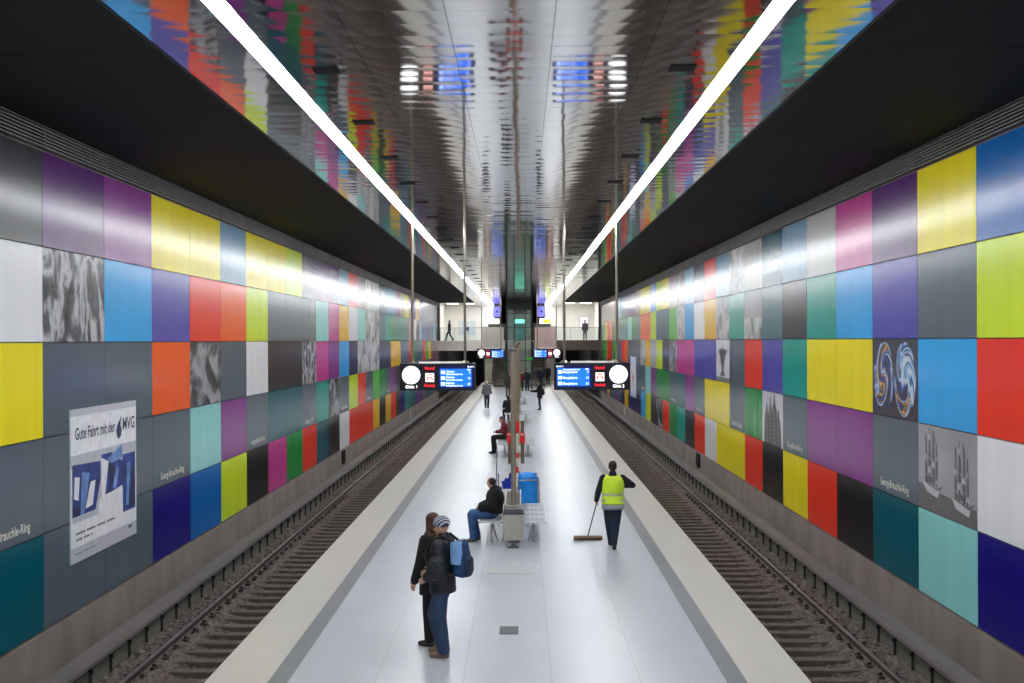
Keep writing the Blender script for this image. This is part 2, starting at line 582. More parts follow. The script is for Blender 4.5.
# ---- wall panel colours, nearest measured column first (k = -1), rows from the top
LEFT = {
 1: 'dark grey|violet|purple|yellow|yellow|steel blue|yellow|yellow|lime|dark grey|violet|violet|steel blue|red|rose grey|P:light|pale grey|dark teal|steel blue|steel blue|rose grey|beige|yellow|rose grey|purple|gold|indigo|grey blue|violet|dark teal|steel blue|slate grey|grey',
 2: 'white|P:crowd|sky blue|indigo|red|orange|lime|slate grey|slate grey|slate grey|pale aqua|magenta|gold|white|pale aqua|P:light|P:light|grey teal|teal|green|grey teal|teal|slate grey|rose grey|white|violet|steel blue|grey blue|indigo|dark navy|grey blue|steel blue|grey',
 3: 'yellow|slate grey|slate grey|orange|P:dark|slate grey|white|charcoal|charcoal|P:crowd|magenta|purple|sky blue|dark navy|P:light|P:light|P:light|dark navy|dark navy|gold|gold|grey blue|grey blue|red|green|grey blue|grey blue|red|leaf green|gold|rose grey|violet|rose grey',
 4: 'slate grey*|slate grey|slate grey|slate grey*|pale aqua|purple|slate grey*|dark teal|dark teal|slate grey*|teal|P:dark|slate grey*|lime|red|slate grey*|leaf green|green|slate grey*|purple|charcoal|grey blue|grey blue|dark teal|grey teal|grey teal|purple|violet|grey teal|grey blue|violet|rose grey|rose grey',
 5: 'dark teal|slate grey|slate grey|navy|blue|lime|black|magenta|green|red|dark teal|black|white|red|red|red|gold|black|gold|red|charcoal|navy|teal|grey teal|dark teal|purple|navy|rose grey|dark teal|grey teal|purple|green|charcoal',
}
RIGHT = {
 1: 'blue|yellow|violet|magenta|pale grey|steel blue|dark teal|pale grey|P:light|steel blue|red|dark navy|steel blue|grey|rose grey|yellow|lime|steel blue|yellow|yellow|beige|violet|purple|violet|teal|steel blue|rose grey|rose grey|rose grey|rose grey|rose grey|rose grey|grey',
 2: 'lime|slate grey|indigo|sky blue|teal|charcoal|grey teal|P:plain|teal|P:light|gold|white|sky blue|P:light|leaf green|grey teal|grey blue|lime|orange|orange|grey blue|green|pale aqua|teal|grey blue|grey teal|lime|charcoal|orange|red|gold|green|grey',
 3: 'red|sky blue|P:swirl|yellow|yellow|teal|indigo|red|slate grey|P:white|indigo|indigo|magenta|magenta|P:crowd|charcoal|lime|pale grey|gold|P:light|grey|slate grey|slate grey|orange|red|grey blue|leaf green|green|red|red|leaf green|green|grey',
 4: 'white|P:plain|slate grey*|purple|purple|slate grey*|P:white|green|slate grey*|yellow|yellow|slate grey*|purple|grey teal|slate grey*|green|green|purple|pale aqua|slate grey*|grey blue|slate grey|slate grey|grey blue|purple|leaf green|grey blue|gold|grey teal|red|rose grey|green|charcoal',
 5: 'navy|pale aqua|dark teal|black|red|yellow|black|red|yellow|yellow|white|red|charcoal|teal|green|red|P:dark|charcoal|lime|sky blue|dark navy|navy|dark navy|gold|charcoal|grey blue|purple|grey teal|charcoal|gold|violet|charcoal|black',
}
SWIRL = swirl_mat()
WHITE_T = M('white lettering', (226, 226, 216), rough=0.5)

def print_ships(par, z0):
    # two tall ships, given in panel coords: local y grows away from the viewer
    g1 = M('print mid grey', (98, 98, 102), rough=0.4); g2 = M('print pale grey', (196, 196, 200), rough=0.4)
    sea = NB(); sails = NB(); hulls = NB()
    x = -0.004
    def P(u, v):   # u 0..1 from the far side to the near side, v 0..1 upward
        return Vector((x, 1.33 - 2.66 * u, -0.69 + 1.38 * v))
    poly(sea, [P(0, 0), P(1, 0), P(1, .2), P(.5, .24), P(.3, .25), P(0, .3)], (-0.003, 0, 0))
    for cu, cv, k in ((.22, .3, 1.0), (.74, .22, .92)):
        poly(hulls, [P(cu - .12, cv + .02), P(cu + .17, cv - .05), P(cu + .14, cv - .12), P(cu - .06, cv - .08)], (-0.005, 0, 0))
        for dx, hh, w0 in ((-.075, .50, .026), (-.01, .58, .034), (.06, .55, .034), (.12, .40, .022)):
            for j in range(6):
                a = cv + .04 + hh * j / 6 + (.012 if j % 2 else 0)
                b = a + hh * .115
                ww = w0 * k * (1.15 - .11 * j) * (.8 if j % 3 == 1 else 1.0)
                poly(sails if (j + int(dx * 100)) % 4 else hulls, [P(cu + dx - ww * .7, a), P(cu + dx + ww, a - .008), P(cu + dx + ww * .8, b), P(cu + dx - ww * .5, b)], (-0.004, 0, 0))
            poly(sails, [P(cu + dx - .004, cv), P(cu + dx + .004, cv), P(cu + dx + .003, cv + hh + .1), P(cu + dx - .003, cv + hh + .1)], (-0.0045, 0, 0))
        poly(sails, [P(cu + .13, cv - .03), P(cu + .22, cv + .02), P(cu + .215, cv + .03), P(cu + .12, cv - .01)], (-0.0045, 0, 0))
    obj('printed_sea', sea, M('print sea grey', (104, 102, 104), rough=0.4, var=0.25, vs=6, stretch=(1, 1, 4)), par)
    obj('printed_sails', sails, g1, par)
    obj('printed_hulls', hulls, g2, par)

def print_towers(par):
    bm = NB(); b2 = NB()
    def P(u, v):
        return Vector((-0.004, 1.33 - 2.66 * u, -0.69 + 1.38 * v))
    for c, wd, h in ((.24, .14, .78), (.42, .12, .92), (.62, .14, 1.0), (.80, .12, .7)):
        pts = [P(c - wd, 0), P(c + wd, 0), P(c + wd * .9, h * .45), P(c + wd * .6, h * .72), P(c + wd * .3, h * .8), P(c + .015, h), P(c - .015, h), P(c - wd * .3, h * .8), P(c - wd * .6, h * .72), P(c - wd * .9, h * .45)]
        poly(bm, pts, (-0.003 - .001 * c, 0, 0))
        for j in range(9):
            for q in (-.35, .1):
                v = .04 + j * h * .075
                poly(b2, [P(c + wd * q, v), P(c + wd * (q + .25), v), P(c + wd * (q + .25), v + h * .05), P(c + wd * q, v + h * .05)], (-0.006, 0, 0))
    obj('printed_spires', bm, M('print dark grey', (84, 82, 84), rough=0.4), par)
    obj('printed_openings', b2, M('print light grey', (150, 148, 148), rough=0.4), par)

def print_vase(par):
    bm = NB(); b2 = NB()
    def P(u, v):
        return Vector((-0.004, 1.33 - 2.66 * u, -0.69 + 1.38 * v))
    poly(bm, [P(.3, .14), P(.7, .14), P(.66, .2), P(.55, .26), P(.6, .4), P(.7, .56), P(.3, .56), P(.4, .4), P(.45, .26), P(.34, .2)], (-0.003, 0, 0))
    for k in range(7):
        a = .2 + .1 * k
        poly(bm, [P(.42 + .03 * k - .02, .54), P(.42 + .03 * k + .02, .54), P(a + .06, .74 + .03 * (k % 2)), P(a, .84 - .03 * abs(k - 3)), P(a - .06, .74)], (-0.003, 0, 0))
    poly(b2, [P(0, 0), P(1, 0), P(1, .1), P(0, .12)], (-0.003, 0, 0))
    obj('printed_plant', bm, M('print dark grey', (84, 82, 84), rough=0.4), par)
    obj('printed_ground', b2, M('print mid grey', (98, 98, 102), rough=0.4), par)

def print_rider(par):
    bm = NB()
    def P(u, v):
        return Vector((-0.004, 1.33 - 2.66 * u, -0.69 + 1.38 * v))
    poly(bm, [P(.0, 0), P(1, 0), P(1, .42), P(0, .44)], (-0.002, 0, 0))
    obj('printed_band', bm, photo_mat('photo light', 'light'), par)

PHOTO_WORD = {'crowd': 'black and white crowd photograph panel', 'dark': 'dark black and white photograph panel', 'light': 'pale black and white photograph panel',
              'plain': 'grey photograph panel', 'white': 'white photograph panel', 'swirl': 'panel with blue white and orange swirls'}

def wall(side):
    s = -1 if side == 'left' else 1
    T = LEFT if s < 0 else RIGHT
    bm = NB()
    x0, x1 = sorted((s * (WX + 0.05), s * (WX + 0.35)))
    box(bm, x0, x1, Y0, YE, -1.6, 7.4)
    x0, x1 = sorted((s * (WX - 0.01), s * (WX + 0.06)))
    box(bm, x0, x1, Y0, YE, -1.6, -0.24)
    wl = obj('wall_' + side, bm, CONC)
    tag(wl, kind='structure')
    tmpl = {}
    def panel_mesh(bm, cy, cz, mi=0):
        xa, xb = sorted((s * WX, s * (WX + 0.045)))
        box(bm, xa - 0, xb, cy - PW / 2 + 0.007, cy + PW / 2 - 0.007, cz - 0.691, cz + 0.691, 0.0, mi)
    far = NB()
    far_mats = []
    for r in range(1, 6):
        row = T[r].split('|')
        cz = 6.8 - 1.4 * (r - 0.5)
        for i, c in enumerate(row):
            k = i - 1
            cy = PE + PW * (k + 0.5)
            star = c.endswith('*')
            c = c.rstrip('*')
            kind = c[2:] if c.startswith('P:') else None
            mat = (SWIRL if kind == 'swirl' else photo_mat('photo ' + kind, kind)) if kind else panel_mat(c)
            if k <= 18:
                bm = NB()
                xa, xb = sorted((0, s * 0.045))
                box(bm, xa, xb, -PW / 2 + 0.007, PW / 2 - 0.007, -0.691, 0.691, 0.0)
                p = obj('wall_panel', bm, mat, wl, (s * WX, cy, cz))
                p['label'] = PHOTO_WORD[kind] if kind else c + ' wall panel' + (' with the station name' if star else '')
                if star:
                    text('station_name', 'Georg-Brauchle-Ring', 0.135, WHITE_T, p, (-s * 0.002, (-0.84 if s < 0 else 0.84), -0.57), (0, -s, 0), (0, 0, 1), width=1.68)
                if s > 0 and r == 4 and k == 0: print_ships(p, 0)
                if s > 0 and r == 4 and k == 5: print_towers(p)
                if s > 0 and r == 3 and k == 8: print_vase(p)
                if s > 0 and r == 2 and k == 6: print_rider(p)
            else:
                if mat not in far_mats: far_mats.append(mat)
                panel_mesh(far, cy, cz, far_mats.index(mat))
                if star:
                    text('station_name', 'Georg-Brauchle-Ring', 0.135, WHITE_T, wl, (s * (WX - 0.002), cy + (-0.84 if s < 0 else 0.84), cz - 0.57), (0, -s, 0), (0, 0, 1), width=1.68)
        # columns beside and behind the camera
        rest = ['slate grey', 'blue', 'yellow', 'charcoal', 'red', 'teal', 'purple', 'pale aqua', 'sky blue']
        for k in range(-10, -1):
            cy = PE + PW * (k + 0.5)
            mat = panel_mat(rest[(k * 5 + r * 4 + (s > 0) * 3) % len(rest)])
            if mat not in far_mats: far_mats.append(mat)
            panel_mesh(far, cy, cz, far_mats.index(mat))
    f = obj('wall_panel', far, far_mats, wl)
    tag(f, label='remaining coloured panels of the wall', kind='stuff')
    return wl
wall_left = wall('left')
wall_right = wall('right')

# ------------------------------------------------------------------ ceiling light strips
TUBE_M = M('fluorescent tube', (255, 255, 255), rough=0.5, var=0.0, emit=TUBE)
TUBE_M.node_tree.nodes['Principled BSDF'].inputs['Emission Color'].default_value = (0.94, 0.97, 1.0, 1)
for l in list(TUBE_M.node_tree.links):
    if l.to_socket.name == 'Emission Color':
        TUBE_M.node_tree.links.remove(l)
LX = 2.66
for s, nm in ((-1, 'left'), (1, 'right')):
    t = thing('ceiling_light', (s * LX, 0, CZ - 0.04), 'continuous fluorescent light strip running along the %s side of the metal ceiling' % nm, 'light', 'ceiling light strips')
    bm = NB(); box(bm, -0.085, 0.085, Y0, 139.5, 0.026, 0.0395)
    obj('housing', bm, M('white lamp housing', (200, 200, 200), rough=0.4), t)
    cuts = [Y0, 9.4] + [9.4 + 1.2 * k for k in range(1, 41)]
    while cuts[-1] < 139:
        cuts.append(min(cuts[-1] + 2.4, 139.2))
    for a, b in zip(cuts, cuts[1:]):
        bm = NB()
        box(bm, -0.07, 0.07, 0.012, b - a - 0.012, 0.0, 0.026)
        obj('light_tube', bm, TUBE_M, t, (0, a, 0))

# dark ceiling slots
SLOT = M('black slot', (10, 10, 12), rough=0.9)
for s, nm in ((-1, 'left'), (1, 'right')):
    y = 14.6
    proto = None
    k = 0
    while y < 100:
        if proto is None:
            bm = NB()
            box(bm, -0.13, 0.13, -0.15, 0.15, -0.012, 0.0)
            box(bm, -0.145, -0.13, -0.165, 0.165, -0.02, 0.0); box(bm, 0.13, 0.145, -0.165, 0.165, -0.02, 0.0)
            o = proto = obj('ceiling_vent', bm, SLOT)
        else:
            o = dup(proto)
        o.location = (s * 2.08, y, CZ)
        tag(o, 'small black vent slot in the metal ceiling, in the row beside the %s light strip' % nm, 'vent', 'ceiling vents on the %s' % nm)
        y += 3.5

# ------------------------------------------------------------------ tracks
RAILM = M('worn rail steel', (112, 104, 98), rough=0.4, metal=0.7, var=0.15)
RUST = M('rusty fastening', (44, 38, 35), rough=0.8, var=0.2)
SLEEP = M('dirty sleeper', (96, 86, 80), rough=0.9, var=0.28, vs=5, bump=0.4, bs=25)
BALL = M('dark track ballast', (104, 92, 88), rough=0.95, var=0.6, vs=16, bump=1.0, bs=22)
SP = 0.62
TC = 5.03
def track(s, nm):
    ys = [14.2 + SP * k for k in range(int((104 - 14.2) / SP))]
    # ballast
    bm = NB()
    rnd = random.Random(5 + s)
    nx, dy = 44, SP / 7
    ny = int((106 - 12) / dy)
    prev = None
    for j in range(ny + 1):
        y = 12 + j * dy
        ph = ((y - 14.2) / SP) % 1.0
        dip = max(0.0, math.sin(PI * ph)) ** 2
        row = []
        for i in range(nx + 1):
            xr = 3.16 + (6.76 - 3.16) * i / nx
            d = xr - TC
            inner = max(0.0, 1.0 - abs(d + 0.12) / 0.62)
            heap = 0.05 if abs(d) > 0.55 else 0.015
            z = -1.205 + heap * rnd.random() - 0.46 * dip * inner * (0.6 + 0.6 * rnd.random()) + (rnd.random() - 0.55) * 0.05
            row.append(bm.verts.new((s * xr, y + (rnd.random() - .5) * .04, z)))
        if prev:
            for i in range(nx):
                bm.faces.new((prev[i], prev[i + 1], row[i + 1], row[i]))
        prev = row
    o = obj('ballast', bm, BALL)
    tag(o, 'dark stony ballast bed of the %s track' % nm, 'ballast', kind='stuff')
    # sleepers
    lab = 'dark dirty sleeper lying across the ballast under the rails of the %s track' % nm
    proto = None
    for k, y in enumerate(ys):
        if k == 0 or k == 45:
            bm = NB()
            box(bm, -1.25, 1.25, -0.12, 0.12, -0.16, 0.0, 0.02)
            o = proto = obj('sleeper', bm, SLEEP)
            if k == 0:
                for c in (-0.7525, 0.7525):
                    for q in (-1, 1):
                        bm = NB()
                        xa, xb = sorted((c + q * 0.078, c + q * 0.17))
                        box(bm, xa, xb, -0.10, 0.10, 0.001, 0.06, 0.01)
                        tube(bm, (c + q * 0.12, 0, 0.05), (c + q * 0.12, 0, 0.10), 0.03, n=8)
                        obj('rail_clip', bm, RUST, o)
        else:
            o = dup(proto)
        o.location = (s * TC, y, -1.205)
        tag(o, lab, 'sleeper', 'sleepers of the %s track' % nm)
    # rails
    for c, w2 in ((TC - 0.7525, 'platform side'), (TC + 0.7525, 'wall side')):
        prof = [(-.07, 0), (.07, 0), (.07, .012), (.012, .03), (.009, .11), (.036, .12), (.036, .148), (.03, .154), (-.03, .154), (-.036, .148), (-.036, .12), (-.009, .11), (-.012, .03), (-.07, .012)]
        bm = NB()
        prism_y(bm, prof, Y0, 150)
        o = obj('rail', bm, RAILM, None, (s * c, 0, -1.204))
        tag(o, 'long steel running rail of the %s track, on its %s' % (nm, w2), 'rail')
    # conductor rail with cover
    t = thing('conductor_rail', (s * 6.36, 0, -1.2), 'covered grey power rail along the foot of the %s wall' % nm, 'power rail')
    bm = NB()
    prof = [(-.14, .36), (-.14, .42), (-.11, .50), (.11, .50), (.14, .47), (.14, .36), (.11, .36), (.11, .45), (-.11, .45), (-.11, .36)]
    prism_y(bm, [(s * p[0], p[1]) for p in prof], 12, 150)
    obj('cover', bm, M('grey cover board', (116, 109, 107), rough=0.6, var=0.12, vs=3, stretch=(1, .2, 1)), t)
    bm = NB()
    box(bm, -0.045, 0.045, 12, 150, 0.27, 0.38)
    obj('contact_rail', bm, STEEL_D, t)
    # low back board
    proto = None
    for k in range(96):
        y = 14.0 + 0.93 * k
        if proto is None:
            bm = NB()
            box(bm, -0.10, 0.10, -0.014, 0.014, -0.04, 0.30)
            box(bm, -0.12, 0.10, -0.014, 0.014, 0.24, 0.30)
            if s < 0:
                for v in bm.verts: v.co.x *= -1
            o = proto = obj('bracket', bm, M('dark bracket', (44, 42, 40), rough=.8), t)
        else:
            o = dup(proto, t)
        o.location = (0, y, 0)
    bm = NB()
    x0, x1 = sorted((-s * 0.06, -s * 0.03))
    box(bm, x0, x1, 12, YE, 0.02, 0.27)
    obj('guard_board', bm, M('grey guard board', (104, 101, 93), rough=0.8, var=0.2), t)
track(-1, 'left')
track(1, 'right')

# small fixtures on the lower walls
for s, y in ((-1, 48.6), (1, 46.6)):
    nm = 'left' if s < 0 else 'right'
    t = thing('signal_bracket', (s * (WX - 0.01), y, -0.75), 'small dark upright bracket fixed on the concrete foot of the %s wall' % nm, 'bracket')
    bm = NB()
    x0, x1 = sorted((0, -s * 0.08))
    box(bm, x0, x1, -0.28, -0.16, 0, 0.5); box(bm, x0, x1, 0.16, 0.28, 0, 0.5); box(bm, x0, x1, -0.2, 0.2, 0.03, 0.1)
    obj('frame', bm, DARK, t)
    bm = NB()
    x0, x1 = sorted((-s * 0.0, -s * 0.05))
    box(bm, x0, x1, -0.14, 0.14, 0.12, 0.46)
    obj('plate', bm, STEEL_D, t)
for s, y in ((-1, 78.0), (1, 80.0)):
    nm = 'left' if s < 0 else 'right'
    bm = NB()
    x0, x1 = sorted((s * WX, s * (WX - 0.05)))
    box(bm, x0, x1, y - 0.45, y - 0.1, -0.85, -0.35); box(bm, x0, x1, y + 0.1, y + 0.45, -0.85, -0.35); box(bm, x0, x1, y - 0.1, y + 0.1, -0.65, -0.55)
    tag(obj('track_sign', bm, M('pale track sign', (186, 186, 178), rough=0.6)), 'small pale marker sign at the far foot of the %s wall' % nm, 'sign')

# ------------------------------------------------------------------ posters
P_WHITE = M('poster paper', (242, 242, 247), rough=0.45)
P_GREY = M('poster grey band', (196, 197, 208), rough=0.45)
P_BLUE = M('poster deep blue', (30, 58, 140), rough=0.45, var=0.6, vs=3)
P_LBLUE = M('poster light blue', (110, 150, 212), rough=0.45, var=0.35, vs=4)
P_INK = M('poster ink', (62, 66, 84), rough=0.5)
P_NAVY = M('poster navy', (26, 34, 84), rough=0.45, var=0.4, vs=3)

def big_poster():
    # 3.4 m wide, 2.4 m high sheet on the left wall
    W, H = 3.28, 2.40
    t = thing('poster', (-WX + 0.0, 19.25, 0.55), 'large white and blue travel poster pasted on the grey panels of the left wall', 'poster')
    X = 0.018
    def rect(bm, u0, u1, v0, v1, d):
        box(bm, X, X + d, u0 * W, u1 * W, v0 * H, v1 * H)
    def quad(bm, pts, d):
        poly(bm, [(X, u * W, v * H) for u, v in pts], (d, 0, 0))
    bm = NB(); box(bm, 0.001, X, 0, W, 0, H)
    obj('sheet', bm, P_WHITE, t)
    bm = NB()
    rect(bm, 0, 1, .955, 1, .001); rect(bm, 0, 1, 0, .10, .001); rect(bm, 0, 1, .62, .70, .001); rect(bm, 0.02, .98, .26, .62, .001)
    obj('grey_bands', bm, P_GREY, t)
    text('slogan', 'Gute Fahrt mit der', 0.19, P_INK, t, (X, 0.06 * W, 0.80 * H), (0, 1, 0), (0, 0, 1), width=0.58 * W, thick=0.003)
    text('logo_lettering', 'MVG', 0.21, P_NAVY, t, (X, 0.77 * W, 0.80 * H), (0, 1, 0), (0.0, 0.0, 1), width=0.2 * W, thick=0.003)
    bm = NB()
    quad(bm, [(.70, .74), (.74, .76), (.75, .80), (.73, .84), (.745, .90), (.69, .85), (.665, .80), (.68, .76)], .003)
    obj('logo_drop', bm, P_NAVY, t)
    bm = NB()
    quad(bm, [(.02, .30), (.34, .30), (.42, .50), (.42, .62), (.02, .64)], .002)
    obj('left_picture', bm, P_BLUE, t)
    bm = NB()
    quad(bm, [(.43, .38), (.43, .66), (.60, .66), (.60, .62), (.77, .58), (.77, .38)], .002)
    obj('middle_picture', bm, P_BLUE, t)
    bm = NB()
    quad(bm, [(.77, .20), (.98, .20), (.98, .62), (.77, .62)], .002)
    obj('right_picture', bm, P_BLUE, t)
    for pts, d, mt in (([(.13, .3), (.18, .3), (.26, .56), (.15, .58)], .003, P_LBLUE), ([(.52, .62), (.76, .70), (.76, .60), (.56, .58)], .003, P_LBLUE),
                   ([(.43, .36), (.48, .36), (.54, .6), (.43, .64)], .003, P_WHITE), ([(.82, .24), (.86, .24), (.9, .55), (.84, .55)], .003, P_LBLUE),
                   ([(.04, .42), (.1, .4), (.12, .55), (.05, .56)], .0035, P_WHITE), ([(.56, .42), (.74, .46), (.56, .60)], .0035, P_NAVY),
                   ([(.20, .33), (.30, .34), (.34, .5), (.27, .5)], .0035, P_WHITE), ([(.03, .30), (.12, .30), (.1, .36), (.03, .36)], .0035, P_NAVY),
                   ([(.88, .22), (.97, .22), (.97, .4), (.92, .5)], .0035, P_NAVY), ([(.60, .40), (.66, .39), (.70, .52), (.66, .56)], .004, P_LBLUE)):
        bm = NB(); quad(bm, pts, d)
        obj('picture_shape', bm, mt, t)
    bm = NB()
    quad(bm, [(.36, .20), (.76, .20), (.76, .40), (.40, .36)], .003)
    obj('white_picture_shape', bm, P_WHITE, t)
    bm = NB()
    for i in range(28):
        if i % 7 != 6: rect(bm, .07 + .021 * i, .085 + .021 * i, .178, .192, .002)
    for i in range(11):
        if i % 5 != 4: rect(bm, .07 + .021 * i, .085 + .021 * i, .138, .152, .002)
    for i in range(16):
        if i % 6 != 5: rect(bm, .06 + .018 * i, .072 + .018 * i, .05, .058, .002)
    rect(bm, .86, .92, .065, .085, .002)
    obj('small_print', bm, P_INK, t)
big_poster()

t = thing('poster', (WX, 74.0, 0.6), 'tall pale poster far down the right wall beside the hanging sign', 'poster')
bm = NB(); box(bm, -0.018, -0.001, -1.75, 1.75, 0, 2.4)
obj('sheet', bm, M('pale lilac poster', (206, 208, 236), rough=0.45), t)
bm = NB(); box(bm, -0.02, -0.018, -1.7, 1.7, .35, 1.85)
obj('picture', bm, M('poster picture', (220, 218, 228), rough=0.45, var=0.2, vs=1.5), t)
bm = NB(); box(bm, -0.022, -0.02, -0.5, 0.6, .95, 1.3)
obj('pink_motif', bm, M('poster pink', (214, 140, 150), rough=0.45), t)

# ------------------------------------------------------------------ hanging departure signs
SIGN_CASE = M('dark blue sign casing', (16, 20, 34), rough=0.3)
SCREEN = M('lit blue screen', (24, 104, 236), rough=0.3, emit=0.95, var=0.05)
SCREEN_D = M('deep blue screen border', (6, 8, 66), rough=0.3, emit=0.6, var=0.0)
LIT_W = M('lit white', (255, 255, 255), emit=1.25, var=0.0)
LIT_T = M('lit pale text', (226, 240, 255), emit=1.1, var=0.0)
LIT_R = M('lit red text', (236, 30, 44), emit=1.1, var=0.0)
LIT_P = M('lit pictogram', (250, 226, 214), emit=1.0, var=0.0)
HAND = M('clock hand', (40, 40, 44), var=0)
def sign(side, Y, lab, grp):
    s = -1 if side == 'left' else 1
    W, H = 2.1, 0.75
    cx = s * 2.14
    t = thing('hanging_sign', (cx, Y, 2.62), lab, 'sign', grp)
    bm = NB(); box(bm, -W / 2, W / 2, 0.0, 0.28, 0, H, 0.012)
    obj('casing', bm, SIGN_CASE, t)
    F = -0.002
    R, U = (1, 0, 0), (0, 0, 1)
    clx = s * 0.73
    # clock
    bm = NB()
    tube(bm, (clx, 0, 0.43), (clx, -0.025, 0.43), 0.25, n=40)
    ck = obj('clock_face', bm, LIT_W, t)
    bm = NB()
    poly(bm, [(clx - .012, -0.026, .41), (clx + .012, -0.026, .41), (clx + .008, -0.026, .54), (clx - .008, -0.026, .54)], (0, -.004, 0))
    poly(bm, [(clx - .010, -0.026, .45), (clx + .008, -0.026, .44), (clx - .002, -0.026, .30), (clx - .012, -0.026, .30)], (0, -.004, 0))
    obj('clock_hands', bm, HAND, ck)
    text('platform_number', 'Gleis 1' if s < 0 else 'Gleis 2', 0.085, LIT_W, t, (clx, F, 0.065), R, U, width=0.32, align='CENTER', thick=0.004)
    # emergency column
    ex = clx - s * 0.515
    text('upper_red_lettering', 'Notruf', 0.085, LIT_R, t, (ex, F, 0.575), R, U, width=0.27, align='CENTER', thick=0.004)
    text('lower_red_lettering', 'Nothalt', 0.085, LIT_R, t, (ex, F, 0.10), R, U, width=0.30, align='CENTER', thick=0.004)
    bm = NB(); box(bm, ex - .12, ex + .12, -0.008, 0.0, .24, .48)
    pg = obj('pictogram', bm, LIT_P, t)
    bm = NB()
    box(bm, ex - .06, ex + .06, -0.012, -0.008, .42, .45)
    box(bm, ex - .08, ex - .045, -0.012, -0.008, .29, .36); box(bm, ex + .045, ex + .08, -0.012, -0.008, .29, .36)
    box(bm, ex - .08, ex + .08, -0.012, -0.008, .345, .37)
    obj('handset_symbol', bm, LIT_R, pg)
    # screen
    sx0, sx1 = ((0.07, 0.98) if s < 0 else (-0.97, -0.03))
    bm = NB(); box(bm, sx0 - .03, sx1 + .04, -0.006, 0.0, .05, .69)
    obj('screen_border', bm, SCREEN_D, t)
    bm = NB(); box(bm, sx0, sx1 - .04, -0.012, -0.006, .11, .60)
    sc = obj('screen', bm, SCREEN, t)
    rows = [.47, .31, .15]
    for i, z in enumerate(rows):
        bm = NB(); box(bm, sx0 + .03, sx0 + .14, -0.016, -0.012, z - .01, z + .075)
        obj('line_box', bm, LIT_T, sc)
        if s < 0:
            text('destination', 'Olympia-', 0.055, LIT_T, sc, (sx0 + .17, -0.012, z + .03), R, U, width=.24, thick=.004)
            text('destination', 'Einkaufszentrum', 0.05, LIT_T, sc, (sx0 + .17, -0.012, z - .04), R, U, width=.46, thick=.004)
        else:
            if i == 0:
                text('destination', 'Hauptbahnhof', 0.045, LIT_T, sc, (sx0 + .17, -0.012, z + .075), R, U, width=.46, thick=.004)
            text('destination', 'Mangfallplatz', 0.06, LIT_T, sc, (sx0 + .17, -0.012, z), R, U, width=.40, thick=.004)
        text('minutes', ('3', '13', '23')[i], 0.06, LIT_T, sc, (sx1 - .07, -0.012, z), R, U, align='RIGHT', thick=.004)
    text('minutes_heading', 'Min', 0.045, LIT_T, sc, (sx1 - .06, -0.012, .555), R, U, align='RIGHT', thick=.004)
    lx = (sx1 - .16) if s < 0 else (sx0 - .03)
    bm = NB(); poly(bm, [(lx, -.006, .65), (lx + .05, -.006, .625), (lx + .06, -.006, .66), (lx + .03, -.006, .68)], (0, -.004, 0))
    obj('operator_logo', bm, LIT_T, t)
    text('operator_name', 'MVG', 0.04, LIT_T, t, (lx + .08, -0.006, .635), R, U, width=.12, thick=.004)
    # bar on top, two drop tubes to the ceiling
    xa, xb = s * 2.84 - cx, s * 1.38 - cx
    bm = NB(); box(bm, min(xa, xb) + .17, max(xa, xb) + (.1 if s < 0 else -.0) , .09, .2, H - .001, H + .05)
    obj('top_bar', bm, M('pale top bar', (226, 224, 216), rough=0.35, emit=0.25), t)
    for xx in (xa, xb):
        bm = NB(); tube(bm, (xx, .14, H - .005), (xx, .14, CZ - 2.62 - .001), .038, n=14)
        p = obj('drop_tube', bm, STEEL, t)
        bm = NB(); lathe(bm, [(.12, H), (.12, H + .015), (.07, H + .06), (.045, H + .08)], 18, (xx, .14))
        obj('flange', bm, STEEL, p)
for (sd, Y, lab) in (('left', 34.6, 'near left hanging sign with clock and blue departure screen above platform one edge'),
                     ('right', 34.6, 'near right hanging sign with clock and blue departure screen above platform two edge'),
                     ('left', 95.0, 'small far hanging sign with clock and blue screen on the left, near the lift'),
                     ('right', 95.0, 'small far hanging sign with clock and blue screen on the right, near the lift')):
    sign(sd, Y, lab, 'hanging departure signs')

# ------------------------------------------------------------------ platform furniture
# tall posts on the centre line
POST = M('bronze grey steel post', (188, 176, 158), rough=0.3, metal=0.8, var=0.06, vs=3)
for i, (y, r, lab) in enumerate(((24.75, .052, 'tall slim steel pole rising behind the litter bin at the nearest bench'),
                                  (37.8, .058, 'tall steel pole carrying the red call box, second from the camera'),
                                  (51.0, .065, 'tall steel pole on the centre line, third from the camera'),
                                  (70.0, .085, 'thick brown steel pole on the centre line, fourth from the camera'),
                                  (88.0, .10, 'tall steel pole on the centre line, fifth from the camera and farthest'))):
    t = thing('steel_pole', (0.02, y, 0), lab, 'pole', 'steel poles on the centre line')
    bm = NB(); tube(bm, (0, 0, 0.02), (0, 0, 3.80), r, n=20)
    obj('shaft', bm, POST, t, smooth=False)
    bm = NB(); lathe(bm, [(r + .07, 0.0), (r + .07, .02), (r + .02, .03), (r + .02, .05)], 20)
    obj('base_plate', bm, STEEL_D, t)
    bm = NB(); lathe(bm, [(r + .006, 3.78), (r + .006, 3.82), (.02, 3.83)], 20)
    obj('cap', bm, STEEL_D, t)

